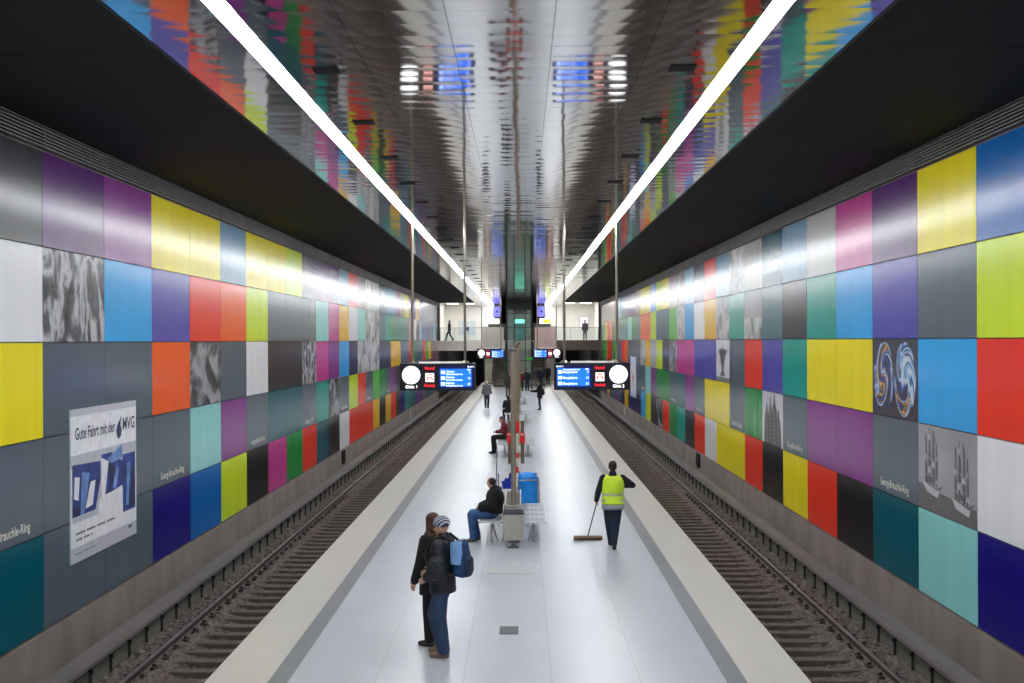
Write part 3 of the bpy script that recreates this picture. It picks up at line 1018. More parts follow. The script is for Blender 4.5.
RED = M('signal red', (226, 30, 34), rough=0.4)
CREAM = M('cream panel', (206, 204, 186), rough=0.5)
BROWN = M('brown metal', (116, 98, 86), rough=0.45, metal=0.3)
t = thing('emergency_call_box', (0.03, 37.62, 0), 'red rounded emergency call box above a cream panel on the second steel pole', 'call box')
bm = NB(); p_dummy = None
lathe(bm, [(.05, 1.20), (.085, 1.24), (.092, 1.38), (.085, 1.52), (.05, 1.57), (.02, 1.58)], 20)
obj('red_head', bm, RED, t)
bm = NB(); box(bm, -.06, .06, -.05, .06, .62, 1.20, .01)
obj('cream_panel', bm, CREAM, t)
bm = NB(); box(bm, -.065, .055, -.055, .065, .46, .62, .01); box(bm, -.065, .055, -.055, .065, .02, .2, .01)
obj('red_bands', bm, RED, t)
bm = NB(); box(bm, -.055, .055, -.045, .06, .2, .46)
obj('lower_panel', bm, CREAM, t)

for s in (-1, 1):
    nm = 'left' if s < 0 else 'right'
    t = thing('service_post', (0.0 + s * 0.205, 40.6, 0), 'brown upright post with a red box on it, just %s of the red call box' % nm, 'post', 'brown posts with red boxes')
    bm = NB(); box(bm, -.06, .06, -.06, .06, 0, 1.38, .008)
    obj('upright', bm, BROWN, t)
    bm = NB(); box(bm, -.085, .085, -.13, -.06, .66, 1.0, .012)
    obj('red_box', bm, RED, t)
    bm = NB(); box(bm, -.08, .08, -.136, -.13, .93, .97)  # highlight near the top of the red box, painted as a pale strip
    obj('painted_highlight', bm, M('painted pink highlight', (240, 190, 180)), t)

# benches
SEAT_RIM = M('white steel rim', (228, 230, 234), rough=0.3, metal=0.2)
MESH = M('grey wire mesh', (196, 198, 204), rough=0.4, metal=0.2, var=0.1, vs=30)
def bench(y0, lab, detail=True):
    t = thing('platform_bench', (0, y0, 0), lab, 'bench', 'double sided benches')
    L = 2.8
    bm = NB()
    box(bm, -.05, .05, 0, L, .36, .42)
    obj('spine', bm, STEEL_D, t)
    for s in (-1, 1):
        bm = NB()
        xa, xb = sorted((s * .14, s * .17))
        box(bm, xa, xb, .30, L, .50, .76, .008)
        obj('backrest', bm, M('satin steel sheet', (186, 182, 172), rough=0.4, metal=0.55, var=0.05), t)
        for k in range(4):
            bm = NB()
            ya, yb = k * .7 + .02, (k + 1) * .7 - .02
            xa, xb = sorted((s * .20, s * .67))
            for (a, b, c, d) in ((xa, xb, ya, ya + .045), (xa, xb, yb - .045, yb), (xa, xa + .03, ya, yb), (xb - .03, xb, ya, yb)):
                box(bm, a, b, c, d, .43, .46)
            st = obj('seat', bm, SEAT_RIM, t)
            bm = NB()
            for q in range(12):
                yy = ya + .055 + q * (yb - ya - .11) / 11
                box(bm, xa + .02, xb - .02, yy - .012, yy + .012, .44, .452)
            for q in range(5):
                xx = xa + .06 + q * (xb - xa - .12) / 4
                box(bm, xx - .012, xx + .012, ya + .03, yb - .03, .438, .450)
            obj('mesh', bm, MESH, st)
        for yy in (.45, L - .5):
            bm = NB()
            tube(bm, (s * .42, yy, 0), (s * .42, yy, .43), .018)
            tube(bm, (s * .06, yy, .39), (s * .62, yy, .415), .018)
            tube(bm, (s * .30, yy + .18, 0), (s * .42, yy, .40), .014)
            obj('leg', bm, M('pale steel leg', (190, 190, 192), rough=.35, metal=.4), t)
    for yy in (.35, L - .15):
        bm = NB(); box(bm, -.13, .13, yy - .04, yy + .04, .38, .74); box(bm, -.04, .04, yy - .04, yy + .04, 0, .4)
        obj('centre_support', bm, M('satin steel sheet', (186, 182, 172), rough=0.4, metal=0.55, var=0.05), t)
bench(24.35, 'nearest double sided mesh bench on the platform, under the seated man in black')
bench(42.6, 'second double sided mesh bench from the camera, behind the red call box')
bench(60.2, 'third double sided mesh bench from the camera')
bench(77.8, 'farthest double sided mesh bench on the platform')

# litter bin at the end of the nearest bench
t = thing('litter_bin', (0.02, 24.12, 0), 'square steel litter bin with dark lid at the near end of the first bench', 'bin')
bm = NB(); box(bm, -.195, .195, -.16, .16, .16, .66, .012)
obj('body', bm, M('satin steel sheet', (186, 182, 172), rough=0.4, metal=0.55, var=0.05), t)
bm = NB()
poly(bm, [(-.2, -.165, .66), (.2, -.165, .66), (.2, .165, .66), (-.2, .165, .66)], (0, 0, .03))
poly(bm, [(-.2, -.165, .69), (-.2, .165, .69), (-.15, .1, .755), (-.15, -.1, .755)], (.4, 0, 0)) if False else None
lid = NB()
v0 = [(-.2, -.165, .69), (.2, -.165, .69), (.2, .165, .69), (-.2, .165, .69)]
v1 = [(-.16, -.10, .75), (.16, -.10, .75), (.16, .13, .75), (-.16, .13, .75)]
a = [bm.verts.new(p) for p in v0]; b = [bm.verts.new(p) for p in v1]
for i in range(4): bm.faces.new((a[i], a[(i + 1) % 4], b[(i + 1) % 4], b[i]))
bm.faces.new(b); bm.faces.new(a[::-1])
obj('lid', bm, M('dark grey lid', (58, 58, 66), rough=0.4), t)
bm = NB(); box(bm, -.045, .045, -.05, .05, .012, .16); box(bm, -.1, .1, -.1, .1, 0, .012)
obj('foot', bm, STEEL_D, t)

# floor plates
bm = NB()
box(bm, -.42, .42, 0, .66, .0005, .006)
for k in range(16):
    box(bm, -.40 + .05 * k, -.37 + .05 * k, .03, .63, .006, .010)
tag(obj('floor_hatch', bm, M('pale hatch plate', (186, 186, 184), rough=0.5, var=0.08), None, (0, 21.4, 0)), 'pale rectangular floor hatch with fine ribs, in front of the nearest bench', 'hatch')
bm = NB()
box(bm, -.13, .13, 0, .46, .0005, .006)
for k in range(6):
    box(bm, -.11 + .04 * k, -.09 + .04 * k, .03, .43, .006, .012)
tag(obj('floor_drain', bm, M('dark drain plate', (92, 92, 94), rough=0.5, metal=0.4), None, (0.0, 17.0, 0)), 'small dark metal drain plate in the floor nearest the camera', 'drain')

# ------------------------------------------------------------------ cleaning trolley and its load
BLUEP = M('blue plastic', (18, 62, 190), rough=0.35)
t = thing('cleaning_trolley', (0.0, 29.0, 0), 'white and steel cleaning trolley parked behind the nearest bench', 'trolley')
bm = NB()
for x in (-.36, .58):
    for y in (-.25, .25):
        tube(bm, (x, y, .10), (x, y, .92 if x < 0 else .8), .014)
    tube(bm, (x, -.25, .12), (x, .25, .12), .014); tube(bm, (x, -.25, .78), (x, .25, .78), .014)
for y in (-.25, .25):
    tube(bm, (-.36, y, .12), (.58, y, .12), .014)
    tube(bm, (.10, y, .78), (.58, y, .78), .014)
    tube(bm, (.10, y, .12), (.10, y, .78), .014)
tube(bm, (-.36, -.25, .92), (-.36, .25, .92), .014)
obj('frame', bm, STEEL, t)
for x in (-.36, .58):
    for y in (-.25, .25):
        bm = NB(); tube(bm, (x - .015, y, .05), (x + .015, y, .05), .05, n=16)
        obj('wheel', bm, DARK, t)
bm = NB(); box(bm, -.35, .09, -.24, .24, .40, .46, .01); box(bm, -.35, .09, -.24, -.22, .46, .58); box(bm, -.35, .09, .22, .24, .46, .58)
box(bm, -.33, .02, -.22, .10, .20, .40, .02)
obj('tray', bm, M('white tray', (222, 226, 222), rough=0.4), t)
bm = NB(); box(bm, -.35, .09, -.24, .24, .12, .16, .01)
obj('lower_shelf', bm, M('white tray', (222, 226, 222), rough=0.4), t)

def bag_fn(bm):
    p_loft(bm, [((.32, 29, .14), .18, .17), ((.34, 29, .2), .225, .205), ((.33, 29, .45), .23, .215), ((.315, 29, .75), .235, .22), ((.31, 28.98, .86), .225, .20), ((.30, 28.98, .92), .15, .12), ((.30, 28.98, .95), .08, .05)], (1, 0, 0), 24, .85)
    p_cap(bm, (.46, 28.9, .88), (.52, 28.9, .93), .05, .02)
    p_cap(bm, (.16, 28.9, .88), (.12, 28.88, .92), .05, .025)
    rr = random.Random(3)
    for k in range(14):
        th = k / 14 * 2 * PI
        a = Vector((.335 + .20 * math.cos(th), 29 + .20 * math.sin(th), .8))
        b = Vector((.335 + .19 * math.cos(th + .2), 29 + .19 * math.sin(th + .2), .25 + .3 * rr.random()))
        p_cap(bm, a, b, .03, .016)
o = fuse('rubbish_bag', bag_fn, M('translucent blue bag', (24, 140, 232), rough=0.3, var=0.15, vs=8, bump=0.5, bs=14), None, .014, 1)
tag(o, 'big bright blue rubbish bag hanging in the cleaning trolley', 'bag')
t = thing('bucket', (-.13, 29.0, .463), 'dark blue plastic bucket standing on the tray of the cleaning trolley', 'bucket')
bm = NB(); lathe(bm, [(.12, 0), (.155, .25), (.165, .25), (.165, .27), (.14, .27), (.11, .02)], 20)
obj('pail', bm, BLUEP, t)
bm = NB(); box(bm, -.09, .05, -.07, .09, .16, .34, .02); tube(bm, (.02, .0, .3), (.06, 0, .46), .03)
obj('wringer', bm, M('deep blue plastic', (14, 36, 150), rough=0.35), t)
for i, (x, y, h, lab) in enumerate(((-.42, 28.86, 1.5, 'thin mop handle upright at the left front of the cleaning trolley'), (-.42, 29.14, 1.42, 'shorter mop handle upright at the left rear of the cleaning trolley'))):
    t = thing('mop', (x, y, 0), lab, 'mop')
    bm = NB(); tube(bm, (0, 0, .06), (.03, 0, h), .011)
    obj('handle', bm, M('grey blue handle', (120, 132, 150), rough=0.4), t)
    bm = NB(); box(bm, -.05, .05, -.11, .11, 0, .07, .015)
    obj('mop_head', bm, M('grey mop cloth', (150, 150, 150), rough=0.9), t)

# ------------------------------------------------------------------ people
SKIN = M('skin', (206, 158, 132), rough=0.55)
SKIN2 = M('warm skin', (186, 134, 106), rough=0.55)
def V(*a): return Vector(a)

BASE = dict(pel=V(0, 0, .95), chest=V(0, .005, 1.27), neck=V(0, -.015, 1.48), head=V(0, .015, 1.63),
            sL=V(-.185, -.01, 1.42), eL=V(-.235, -.03, 1.13), wL=V(-.235, .05, .89), sR=V(.185, -.01, 1.42), eR=V(.235, -.03, 1.13), wR=V(.235, .05, .89),
            hL=V(-.09, 0, .92), kL=V(-.10, .015, .50), aL=V(-.105, -.02, .09), hR=V(.09, 0, .92), kR=V(.10, .015, .50), aR=V(.105, -.02, .09),
            fL=V(-.1, 1, 0), fR=V(.1, 1, 0), look=V(0, 1, 0))
def pose(**kw):
    J = {k: v.copy() for k, v in BASE.items()}
    for k, v in kw.items():
        J[k] = Vector(v)
    return J

def hand(bm, wpt, d, n, sd, curl=.5, k=1.0):
    """palm + five fingers; d along the hand, n palm normal, sd thumb side"""
    d, n, sd = d.normalized(), n.normalized(), sd.normalized()
    rot = Matrix((sd, n, d)).transposed()
    p_cap(bm, wpt - d * .03, wpt + d * .02, .027 * k, .028 * k)
    p_ell(bm, wpt + d * .05 * k, (.042 * k, .018 * k, .056 * k), rot)
    for i in range(4):
        L = (.072, .080, .076, .060)[i] * k
        r = wpt + d * .085 * k + sd * (.030 - .020 * i) * k
        p = r - d * .02
        ang = curl * .5
        for q in range(3):
            dd = (d * math.cos(ang) + n * math.sin(ang)).normalized()
            e = r + dd * L * (.42, .33, .25)[q]
            p_cap(bm, p, e, (.0098, .009, .0082)[q] * k, (.009, .0082, .0072)[q] * k, 8)
            p = r = e
            ang += curl * .8
    a = wpt + d * .022 * k + sd * .032 * k
    b = a + (d * .75 + sd * .65 + n * .3).normalized() * .045 * k
    c = b + (d * .95 + sd * .2 + n * (.3 + .4 * curl)).normalized() * .035 * k
    p_cap(bm, a, b, .0125 * k, .0105 * k, 8); p_cap(bm, b, c, .0105 * k, .0085 * k, 8)

def torso(bm, J, g=0.0, hem=.08, top=True, hemw=0.0, wide=1.0):
    P, C, N = J['pel'], J['chest'], J['neck']
    lat = (J['sR'] - J['sL']).normalized()
    ax = (C - P).normalized()
    r = []
    if hem > 0:
        r.append((P - ax * hem, .155 * wide + g + hemw, .112 + g + hemw))
    r += [(P, .160 * wide + g + hemw * .4, .116 + g + hemw * .4), (P.lerp(C, .5), .146 * wide + g, .106 + g), (C, .170 * wide + g, .122 + g), (C.lerp(N, .55), .165 * wide + g, .105 + g)]
    if top:
        r += [(C.lerp(N, .82), .12 + g, .075 + g), (N, .058 + g, .058 + g)]
    p_loft(bm, r, lat)

def limb(bm, a, b, c, r):
    p_cap(bm, a, b, r[0], r[1]); p_cap(bm, b, c, r[1], r[2])

def person(name_label, J, loc, rz, c, voxel=.013, scale=1.0, fine=True):
    t = thing('person', loc, name_label, 'person', None, rz)
    t.scale = (scale,) * 3
    look = J['look'].normalized()
    hd = J['head']
    ysd = look
    xs = look.cross(Vector((0, 0, 1))).normalized()
    zs = xs.cross(look)
    hr = Matrix((xs, ysd, zs)).transposed()
    H = lambda x, y, z: hd + hr @ Vector((x, y, z))
    skin = c.get('skin', SKIN)
    def body(bm):
        p_ell(bm, H(0, -.008, .025), (.076, .094, .100), hr)
        p_ell(bm, H(0, .022, -.045), (.058, .066, .068), hr)
        p_cap(bm, H(0, .088, .012), H(0, .106, -.022), .010, .0145, 8)
        p_ell(bm, H(0, .078, -.055), (.024, .014, .010), hr)
        p_ell(bm, H(0, .072, .036), (.052, .022, .010), hr)
        for q in (-1, 1): p_ell(bm, H(q * .077, -.008, 0), (.012, .022, .032), hr)
        p_cap(bm, J['neck'] - V(0, 0, .03), hd + hr @ Vector((0, -.015, -.05)), .058, .052)
        torso(bm, J)
        for q in 'LR':
            limb(bm, J['s' + q], J['e' + q], J['w' + q], (.052, .040, .028))
            d = (J['w' + q] - J['e' + q]).normalized()
            n = c.get('palm' + q, Vector((1 if q == 'L' else -1, 0, 0)))
            n = (n - d * n.dot(d)).normalized()
            sd = (d.cross(n) if q == 'R' else n.cross(d))
            if c.get('flip' + q): sd = -sd
            if fine: hand(bm, J['w' + q], d, n, sd, c.get('curl' + q, .45))
            else: p_ell(bm, J['w' + q] + d * .07, (.03, .035, .075), Matrix((sd, n, d)).transposed())
            limb(bm, J['h' + q], J['k' + q], J['a' + q], (.085, .058, .040))
            f = J['f' + q].normalized()
            p_cap(bm, J['a' + q] - V(0, 0, .03), J['a' + q] + f * .12 - V(0, 0, .05), .035, .03)
    fuse('body', body, skin, t, .0085 if fine else voxel, 1 if fine else 2)
    if fine:
        bm = NB()
        for q in (-1, 1): p_ell(bm, H(q * .031, .083, .014), (.013, .008, .008), hr)
        obj('eyes', bm, M('eye', (40, 32, 28), rough=0.2), t, smooth=True)
    # trousers
    def trousers(bm):
        P = J['pel']
        lat = (J['sR'] - J['sL']).normalized()
        ax = (J['chest'] - P).normalized()
        p_loft(bm, [(P - ax * .09, .150, .120), (P, .172, .130), (P + ax * .10, .158, .120)], lat)
        rr = c.get('leg', (.098, .078, .066))
        for q in 'LR':
            limb(bm, J['h' + q], J['k' + q], J['a' + q] + V(0, 0, .015), rr)
    tr = fuse('trousers', trousers, c['trousers'], t, voxel, 2)
    # shoes
    for q in 'LR':
        f = J['f' + q].normalized(); A = J['a' + q]
        def shoe(bm, f=f, A=A):
            p_cap(bm, A - f * .035 - V(0, 0, .042), A + f * .13 - V(0, 0, .052), .044, .038)
            p_cap(bm, A - V(0, 0, .0), A + f * .09 - V(0, 0, .045), .046, .036)
            p_cap(bm, A + f * .05 - V(0, 0, .05), A + f * .15 - V(0, 0, .055), .046, .036)
        fuse('shoe', shoe, c['shoes'], t, min(voxel, .012), 2, floor_z=A.z - .088)
    # jacket
    g = c.get('bulk', .028)
    def jacket(bm):
        torso(bm, J, g, hem=c.get('hem', .10), hemw=c.get('hemw', .01))
        for q in 'LR':
            d = (J['w' + q] - J['e' + q]).normalized()
            limb(bm, J['s' + q], J['e' + q], J['w' + q] - d * .015, tuple(v + g * .75 for v in (.058, .047, .036)))
        p_cap(bm, J['neck'] - V(0, 0, .02), J['neck'] + V(0, 0, .03), .078 + g * .4, .070 + g * .3)
        if c.get('hood'):
            back = -(look.normalized())
            p_ell(bm, J['neck'] + Vector((back.x, back.y, 0)) * .085 + V(0, 0, .01), (.12, .08, .075))
    fuse('jacket', jacket, c['jacket'], t, voxel, 3)
    # hair or hat
    if c.get('hair'):
        style = c.get('style', 'short')
        def hair(bm):
            if style == 'short':
                p_ell(bm, H(0, -.026, .050), (.084, .094, .088), hr)
                p_ell(bm, H(0, -.050, .005), (.078, .060, .075), hr)
            elif style == 'bald':
                p_ell(bm, H(0, -.034, .026), (.088, .086, .088), hr)
                p_ell(bm, H(-.045, -.03, .02), (.04, .05, .055), hr); p_ell(bm, H(.045, -.03, .02), (.04, .05, .055), hr)
            else:
                p_ell(bm, H(0, -.022, .045), (.096, .104, .098), hr)
                p_cap(bm, H(0, -.055, .02), H(0, -.055, -.09), .088, .095)
                p_cap(bm, H(-.07, -.01, .0), H(-.075, .01, -.12), .036, .03); p_cap(bm, H(.07, -.01, .0), H(.075, .01, -.12), .036, .03)
        fuse('hair', hair, c['hair'], t, .012, 2)
    if c.get('hat'):
        def hat(bm):
            p_ell(bm, H(0, -.016, .060), (.094, .112, .092), hr)
            p_loft(bm, [(H(0, -.012, .015), .090, .108), (H(0, -.012, .065), .096, .114)], xs)
        fuse('knitted_hat', hat, c['hat'], t, .011, 2)
    return t

JEANS = M('blue denim', (46, 66, 96), rough=0.85, var=0.25, vs=14)
JEANS_L = M('mid blue denim', (58, 92, 140), rough=0.85, var=0.2, vs=10)
NAVYC = M('dark navy cloth', (30, 42, 62), rough=0.85, var=0.15)
BLK = M('black cloth', (20, 20, 22), rough=0.85, var=0.2)
BLK2 = M('black wool', (26, 25, 27), rough=0.9, var=0.3, vs=20, bump=0.3, bs=50)
PUFF = M('dark quilted nylon', (26, 29, 38), rough=0.5, var=0.35, vs=16, bump=0.6, bs=16)
TAN = M('tan suede', (128, 104, 84), rough=0.85)
BROWNL = M('dark brown leather', (58, 44, 42), rough=0.5)
HAIR_B = M('dark brown hair', (32, 25, 23), rough=0.6, var=0.3, vs=30)
HAIR_R = M('brown hair', (82, 54, 42), rough=0.7, var=0.35, vs=26, bump=0.4, bs=30)
HAIR_W = M('white hair', (226, 226, 222), rough=0.7)
GREYJ = M('grey jacket cloth', (112, 114, 118), rough=0.85, var=0.2)

def stripe_mat():
    m = bpy.data.materials.new('striped knit')
    m.use_nodes = True
    nt = m.node_tree
    b = nt.nodes['Principled BSDF']
    b.inputs['Roughness'].default_value = 0.9
    tc = nt.nodes.new('ShaderNodeTexCoord')
    wv = nt.nodes.new('ShaderNodeTexWave')
    wv.bands_direction = 'DIAGONAL'
    wv.inputs['Scale'].default_value = 11; wv.inputs['Distortion'].default_value = 1.5
    nt.links.new(tc.outputs['Object'], wv.inputs[0])
    rp = nt.nodes.new('ShaderNodeValToRGB')
    rp.color_ramp.elements[0].position = .4; rp.color_ramp.elements[1].position = .6
    rp.color_ramp.elements[0].color = lin((58, 62, 78)) + (1,)
    rp.color_ramp.elements[1].color = lin((186, 190, 204)) + (1,)
    nt.links.new(wv.outputs[0], rp.inputs[0]); nt.links.new(rp.outputs[0], b.inputs['Base Color'])
    return m

# woman in the long coat
lady = person('person in a long black coat with brown hair, standing behind the striped hat',
       pose(wL=V(-.25, .12, .88), eL=V(-.26, .02, 1.13), wR=V(.16, .24, 1.0), eR=V(.24, .06, 1.12), look=V(.25, 1, -.1)),
       (-.985, 16.42, 0), math.radians(58), dict(trousers=BLK, shoes=BROWNL, jacket=BLK2, hair=HAIR_R, style='long', hem=.26, hemw=.03, bulk=.034, leg=(.095, .074, .075)), scale=.985)
# man in the beanie
bm = NB()
for i in range(14):
    a_ = 2 * PI * i / 14
    p_ell(bm, (.095 * math.cos(a_), -.02 + .085 * math.sin(a_), 1.475 + .02 * math.sin(3 * a_)), (.045, .045, .05))
obj('fur_collar', bm, M('brown fur trim', (92, 66, 54), rough=.9, var=.5, vs=40, bump=.8, bs=60), lady, smooth=True)
man = person('person in striped knitted hat, dark jacket and blue jeans wearing the blue backpack',
       pose(aL=V(-.11, -.05, .09), aR=V(.12, .06, .09), kR=V(.11, .15, .50), eL=V(-.25, -.05, 1.14), wL=V(-.20, .14, 1.02), eR=V(.25, -.02, 1.13), wR=V(.18, .2, 1.05), look=V(.15, 1, -.15)),
       (-.825, 15.86, 0), math.radians(74), dict(trousers=JEANS, shoes=TAN, jacket=PUFF, hat=stripe_mat(), hem=.14, bulk=.045, leg=(.112, .098, .082)), scale=1.0)

# blue backpack on his back
def pack_pt(x, y, z):
    return man.matrix_basis @ Vector((x, y, z))
t = thing('backpack', (-.825, 15.86, 0), 'blue backpack with pale blue flap, worn by the person in the striped hat', 'backpack', None, math.radians(74))
def pk(bm):
    p_loft(bm, [((0, -.25, 1.03), .13, .08), ((0, -.26, 1.08), .17, .10), ((0, -.26, 1.25), .175, .10), ((0, -.24, 1.43), .15, .085), ((0, -.23, 1.48), .10, .06)], (1, 0, 0), 22, .75)
fuse('main_pouch', pk, M('petrol blue nylon', (22, 66, 112), rough=0.55, var=0.25, vs=8, bump=0.4, bs=12), t, .012, 2)
def pk2(bm):
    p_loft(bm, [((0, -.345, 1.03), .10, .03), ((0, -.355, 1.09), .135, .04), ((0, -.35, 1.24), .13, .04), ((0, -.34, 1.28), .09, .025)], (1, 0, 0), 20, .75)
fuse('front_pouch', pk2, M('dark petrol nylon', (18, 44, 78), rough=0.6, var=0.2), t, .012, 2)
def pk3(bm):
    p_loft(bm, [((-.125, -.235, 1.19), .07, .075), ((-.125, -.235, 1.32), .07, .08), ((-.10, -.22, 1.47), .075, .075)], (1, 0, 0), 20, .7)
fuse('pale_side_panel', pk3, M('pale blue nylon', (128, 172, 222), rough=0.5, var=0.15), t, .012, 2)
def pk4(bm):
    for q in (-1, 1):
        for a, b in (((q * .11, -.2, 1.44), (q * .12, -.06, 1.535)), ((q * .12, -.06, 1.535), (q * .13, .12, 1.47)), ((q * .13, .12, 1.47), (q * .14, .19, 1.30)), ((q * .14, .19, 1.3), (q * .18, .12, 1.12)), ((q * .18, .12, 1.12), (q * .17, -.2, 1.06))):
            p_cap(bm, a, b, .02, .02, 8)
fuse('shoulder_straps', pk4, M('black webbing', (24, 26, 32), rough=0.7), t, .010, 1)
# dark bag hanging at his side
t = thing('shoulder_bag', (-.825, 15.86, 0), 'dark oval bag at the side of the person in the striped hat', 'bag', None, math.radians(74))
def sb(bm):
    p_loft(bm, [((-.33, -.03, .98), .04, .07), ((-.34, -.03, 1.03), .06, .11), ((-.345, -.03, 1.14), .065, .125), ((-.335, -.03, 1.26), .055, .10), ((-.32, -.03, 1.31), .035, .05)], (1, 0, 0), 20, .85)
fuse('pouch', sb, M('dark plaid cloth', (36, 38, 46), rough=0.7, var=0.4, vs=12), t, .011, 2)
bm = NB()
pts = [Vector((-.402 + .018 * abs(math.cos(a)), -.03 + .085 * math.cos(a), 1.15 + .12 * math.sin(a))) for a in [i * 2 * PI / 24 for i in range(25)]]
path(bm, pts, .004, 6)
obj('seams', bm, M('pale piping', (84, 86, 96), rough=0.6), t)

# man on the bench
sitter = person('seated man with thinning dark hair, black jacket and blue jeans on the nearest bench',
       pose(pel=V(0, -.02, .64), chest=V(0, -.06, .92), neck=V(0, -.03, 1.11), head=V(0, .03, 1.25), sL=V(-.185, -.06, 1.05), sR=V(.185, -.06, 1.05),
            eL=V(-.245, .02, .81), wL=V(-.13, .24, .735), eR=V(.245, .02, .81), wR=V(.13, .24, .735),
            hL=V(-.09, .0, .60), kL=V(-.13, .46, .585), aL=V(-.12, .42, .09), hR=V(.09, .0, .60), kR=V(.12, .44, .585), aR=V(.14, .33, .09), look=V(.75, 1, -.3)),
       (-.40, 24.92, 0), math.radians(92), dict(trousers=JEANS_L, shoes=M('grey brown shoe', (92, 84, 78), rough=0.7), jacket=BLK, hair=HAIR_B, style='bald', hood=True, bulk=.082, hem=.02, leg=(.105, .092, .076)), scale=.925)

bm = NB()
p_ell(bm, (0, -.155, 1.12), (.10, .05, .055))
p_ell(bm, (.05, -.15, 1.145), (.06, .04, .03))
obj('hood', bm, M('blue grey hood', (66, 88, 122), rough=0.8), sitter, smooth=True)

# sweeper
SWX, SWY = 1.92, 23.9
sw = person('platform cleaner seen from behind in a lime yellow vest, pushing the broom',
       pose(sL=V(-.19, -.01, 1.42), eL=V(-.29, .0, 1.14), wL=V(-.315, .16, .95), sR=V(.19, -.01, 1.42), eR=V(.40, .02, 1.27), wR=V(.27, .24, 1.24),
            kL=V(-.06, .18, .52), aL=V(-.03, .24, .12), kR=V(.055, .05, .48), aR=V(.02, -.08, .09), fR=V(.1, 1, 0)),
       (SWX, SWY, 0), 0, dict(trousers=NAVYC, shoes=M('dark green black shoe', (26, 32, 32), rough=0.6), jacket=M('dark navy jersey', (22, 24, 38), rough=0.85), hair=HAIR_B, skin=SKIN2,
                              bulk=.02, hem=.06, curlL=1.3, curlR=1.0, palmL=V(1, .3, 0), leg=(.118, .092, .058)), scale=.96)
Jv = pose()
def vest(bm):
    torso(bm, Jv, .046, hem=.05, hemw=.008, top=False, wide=1.12)
    p_loft(bm, [(V(0, .0, 1.34), .232, .150), (V(0, -.01, 1.43), .222, .130), (V(0, -.015, 1.475), .15, .10)], (1, 0, 0))
VEST = M('lime hi-vis cloth', (222, 255, 62), rough=0.7, var=0.06, vs=8, bump=0.25, bs=12)
fuse('hi_vis_vest', vest, VEST, sw, .012, 2)
for z in (1.07, .95):
    bm = NB()
    n = 32
    hw = .220 if z > 1.05 else .232
    ra = []
    for zz in (z, z + .05):
        ra.append([bm.verts.new((hw * math.cos(2 * PI * i / n), .158 * math.sin(2 * PI * i / n), zz)) for i in range(n)])
    for i in range(n): bm.faces.new((ra[0][i], ra[0][(i + 1) % n], ra[1][(i + 1) % n], ra[1][i]))
    o = obj('reflective_strip', bm, M('silver reflective tape', (190, 205, 160), rough=0.4), sw, smooth=True)
    sol = None
bm = NB()
p_loft(bm, [(V(0, 0, .80), .222, .160), (V(0, 0, .90), .222, .160)], (1, 0, 0), 32)
obj('shirt_hem', bm, M('pale grey shirt', (150, 150, 152), rough=0.8), sw, smooth=True)

t = thing('broom', (1.50, 24.98, 0), 'wide wooden push broom with a long handle held by the cleaner', 'broom')
bm = NB(); box(bm, -.29, .29, -.05, .05, .042, .09, .012)
obj('head', bm, M('brown broom wood', (150, 120, 96), rough=0.7), t)
bm = NB()
rb = random.Random(2)
for i in range(46):
    for j in range(4):
        x = -.28 + i * .56 / 45; y = -.036 + .024 * j
        tube(bm, (x, y, .046), (x + (rb.random() - .5) * .012, y + (rb.random() - .5) * .012, .0), .006, .005, 5)
tag(obj('bristles', bm, M('brown bristles', (96, 74, 60), rough=0.9), t), kind='stuff')
bm = NB()
hp = Vector((SWX - .315 * .97 - 1.50 + .02, SWY + .21 * .97 - 24.98, .90))
top = hp + (hp - Vector((0, 0, .1))).normalized() * .30
tube(bm, (0, 0, .09), top, .012)
obj('handle', bm, M('blue grey broom handle', (70, 76, 92), rough=0.5), t)

# farther people
def standing(label, x, y, rz, c, scale=1.0, **kw):
    return person(label, pose(**kw), (x, y, 0 if 'z' not in c else c['z']), math.radians(rz), c, voxel=.024, scale=scale, fine=False)
seat = dict(pel=V(0, -.06, .62), chest=V(0, -.02, .88), neck=V(0, .04, 1.06), head=V(0, .10, 1.18), sL=V(-.18, .03, 1.01), sR=V(.18, .03, 1.01),
            eL=V(-.22, .10, .78), wL=V(-.10, .30, .76), eR=V(.22, .10, .78), wR=V(.10, .30, .76),
            hL=V(-.09, -.03, .585), kL=V(-.11, .42, .57), aL=V(-.11, .40, .09), hR=V(.09, -.03, .585), kR=V(.11, .40, .57), aR=V(.11, .32, .09), look=V(0, 1, -.4))
standing('seated person in black trousers and a dark red top reading on the second bench', -.42, 44.3, 92,
         dict(trousers=BLK, shoes=BLK, jacket=M('dark red cloth', (112, 38, 44), rough=0.85), hair=M('grey hair', (96, 90, 88), rough=0.7)), **seat)
standing('seated person hunched in a black coat on the third bench', -.44, 60.8, 20,
         dict(trousers=BLK, shoes=BLK, jacket=BLK, hair=HAIR_B, bulk=.05), **seat)
standing('standing person in a dark olive coat left of the farthest steel poles', -.80, 89.5, 20,
         dict(trousers=M('olive trousers', (82, 74, 62), rough=0.85), shoes=BLK, jacket=M('dark olive coat', (52, 48, 44), rough=0.85), hair=HAIR_B, hem=.25), scale=.97)
standing('white haired person in grey jacket walking on the left half of the platform', -1.86, 73.4, 4,
         dict(trousers=NAVYC, shoes=BLK, jacket=GREYJ, hair=HAIR_W, bulk=.05), scale=.93, kL=V(-.08, .14, .50), aL=V(-.07, .16, .10), aR=V(.07, -.12, .09), wL=V(-.28, .1, .98), wR=V(.28, .1, .98))
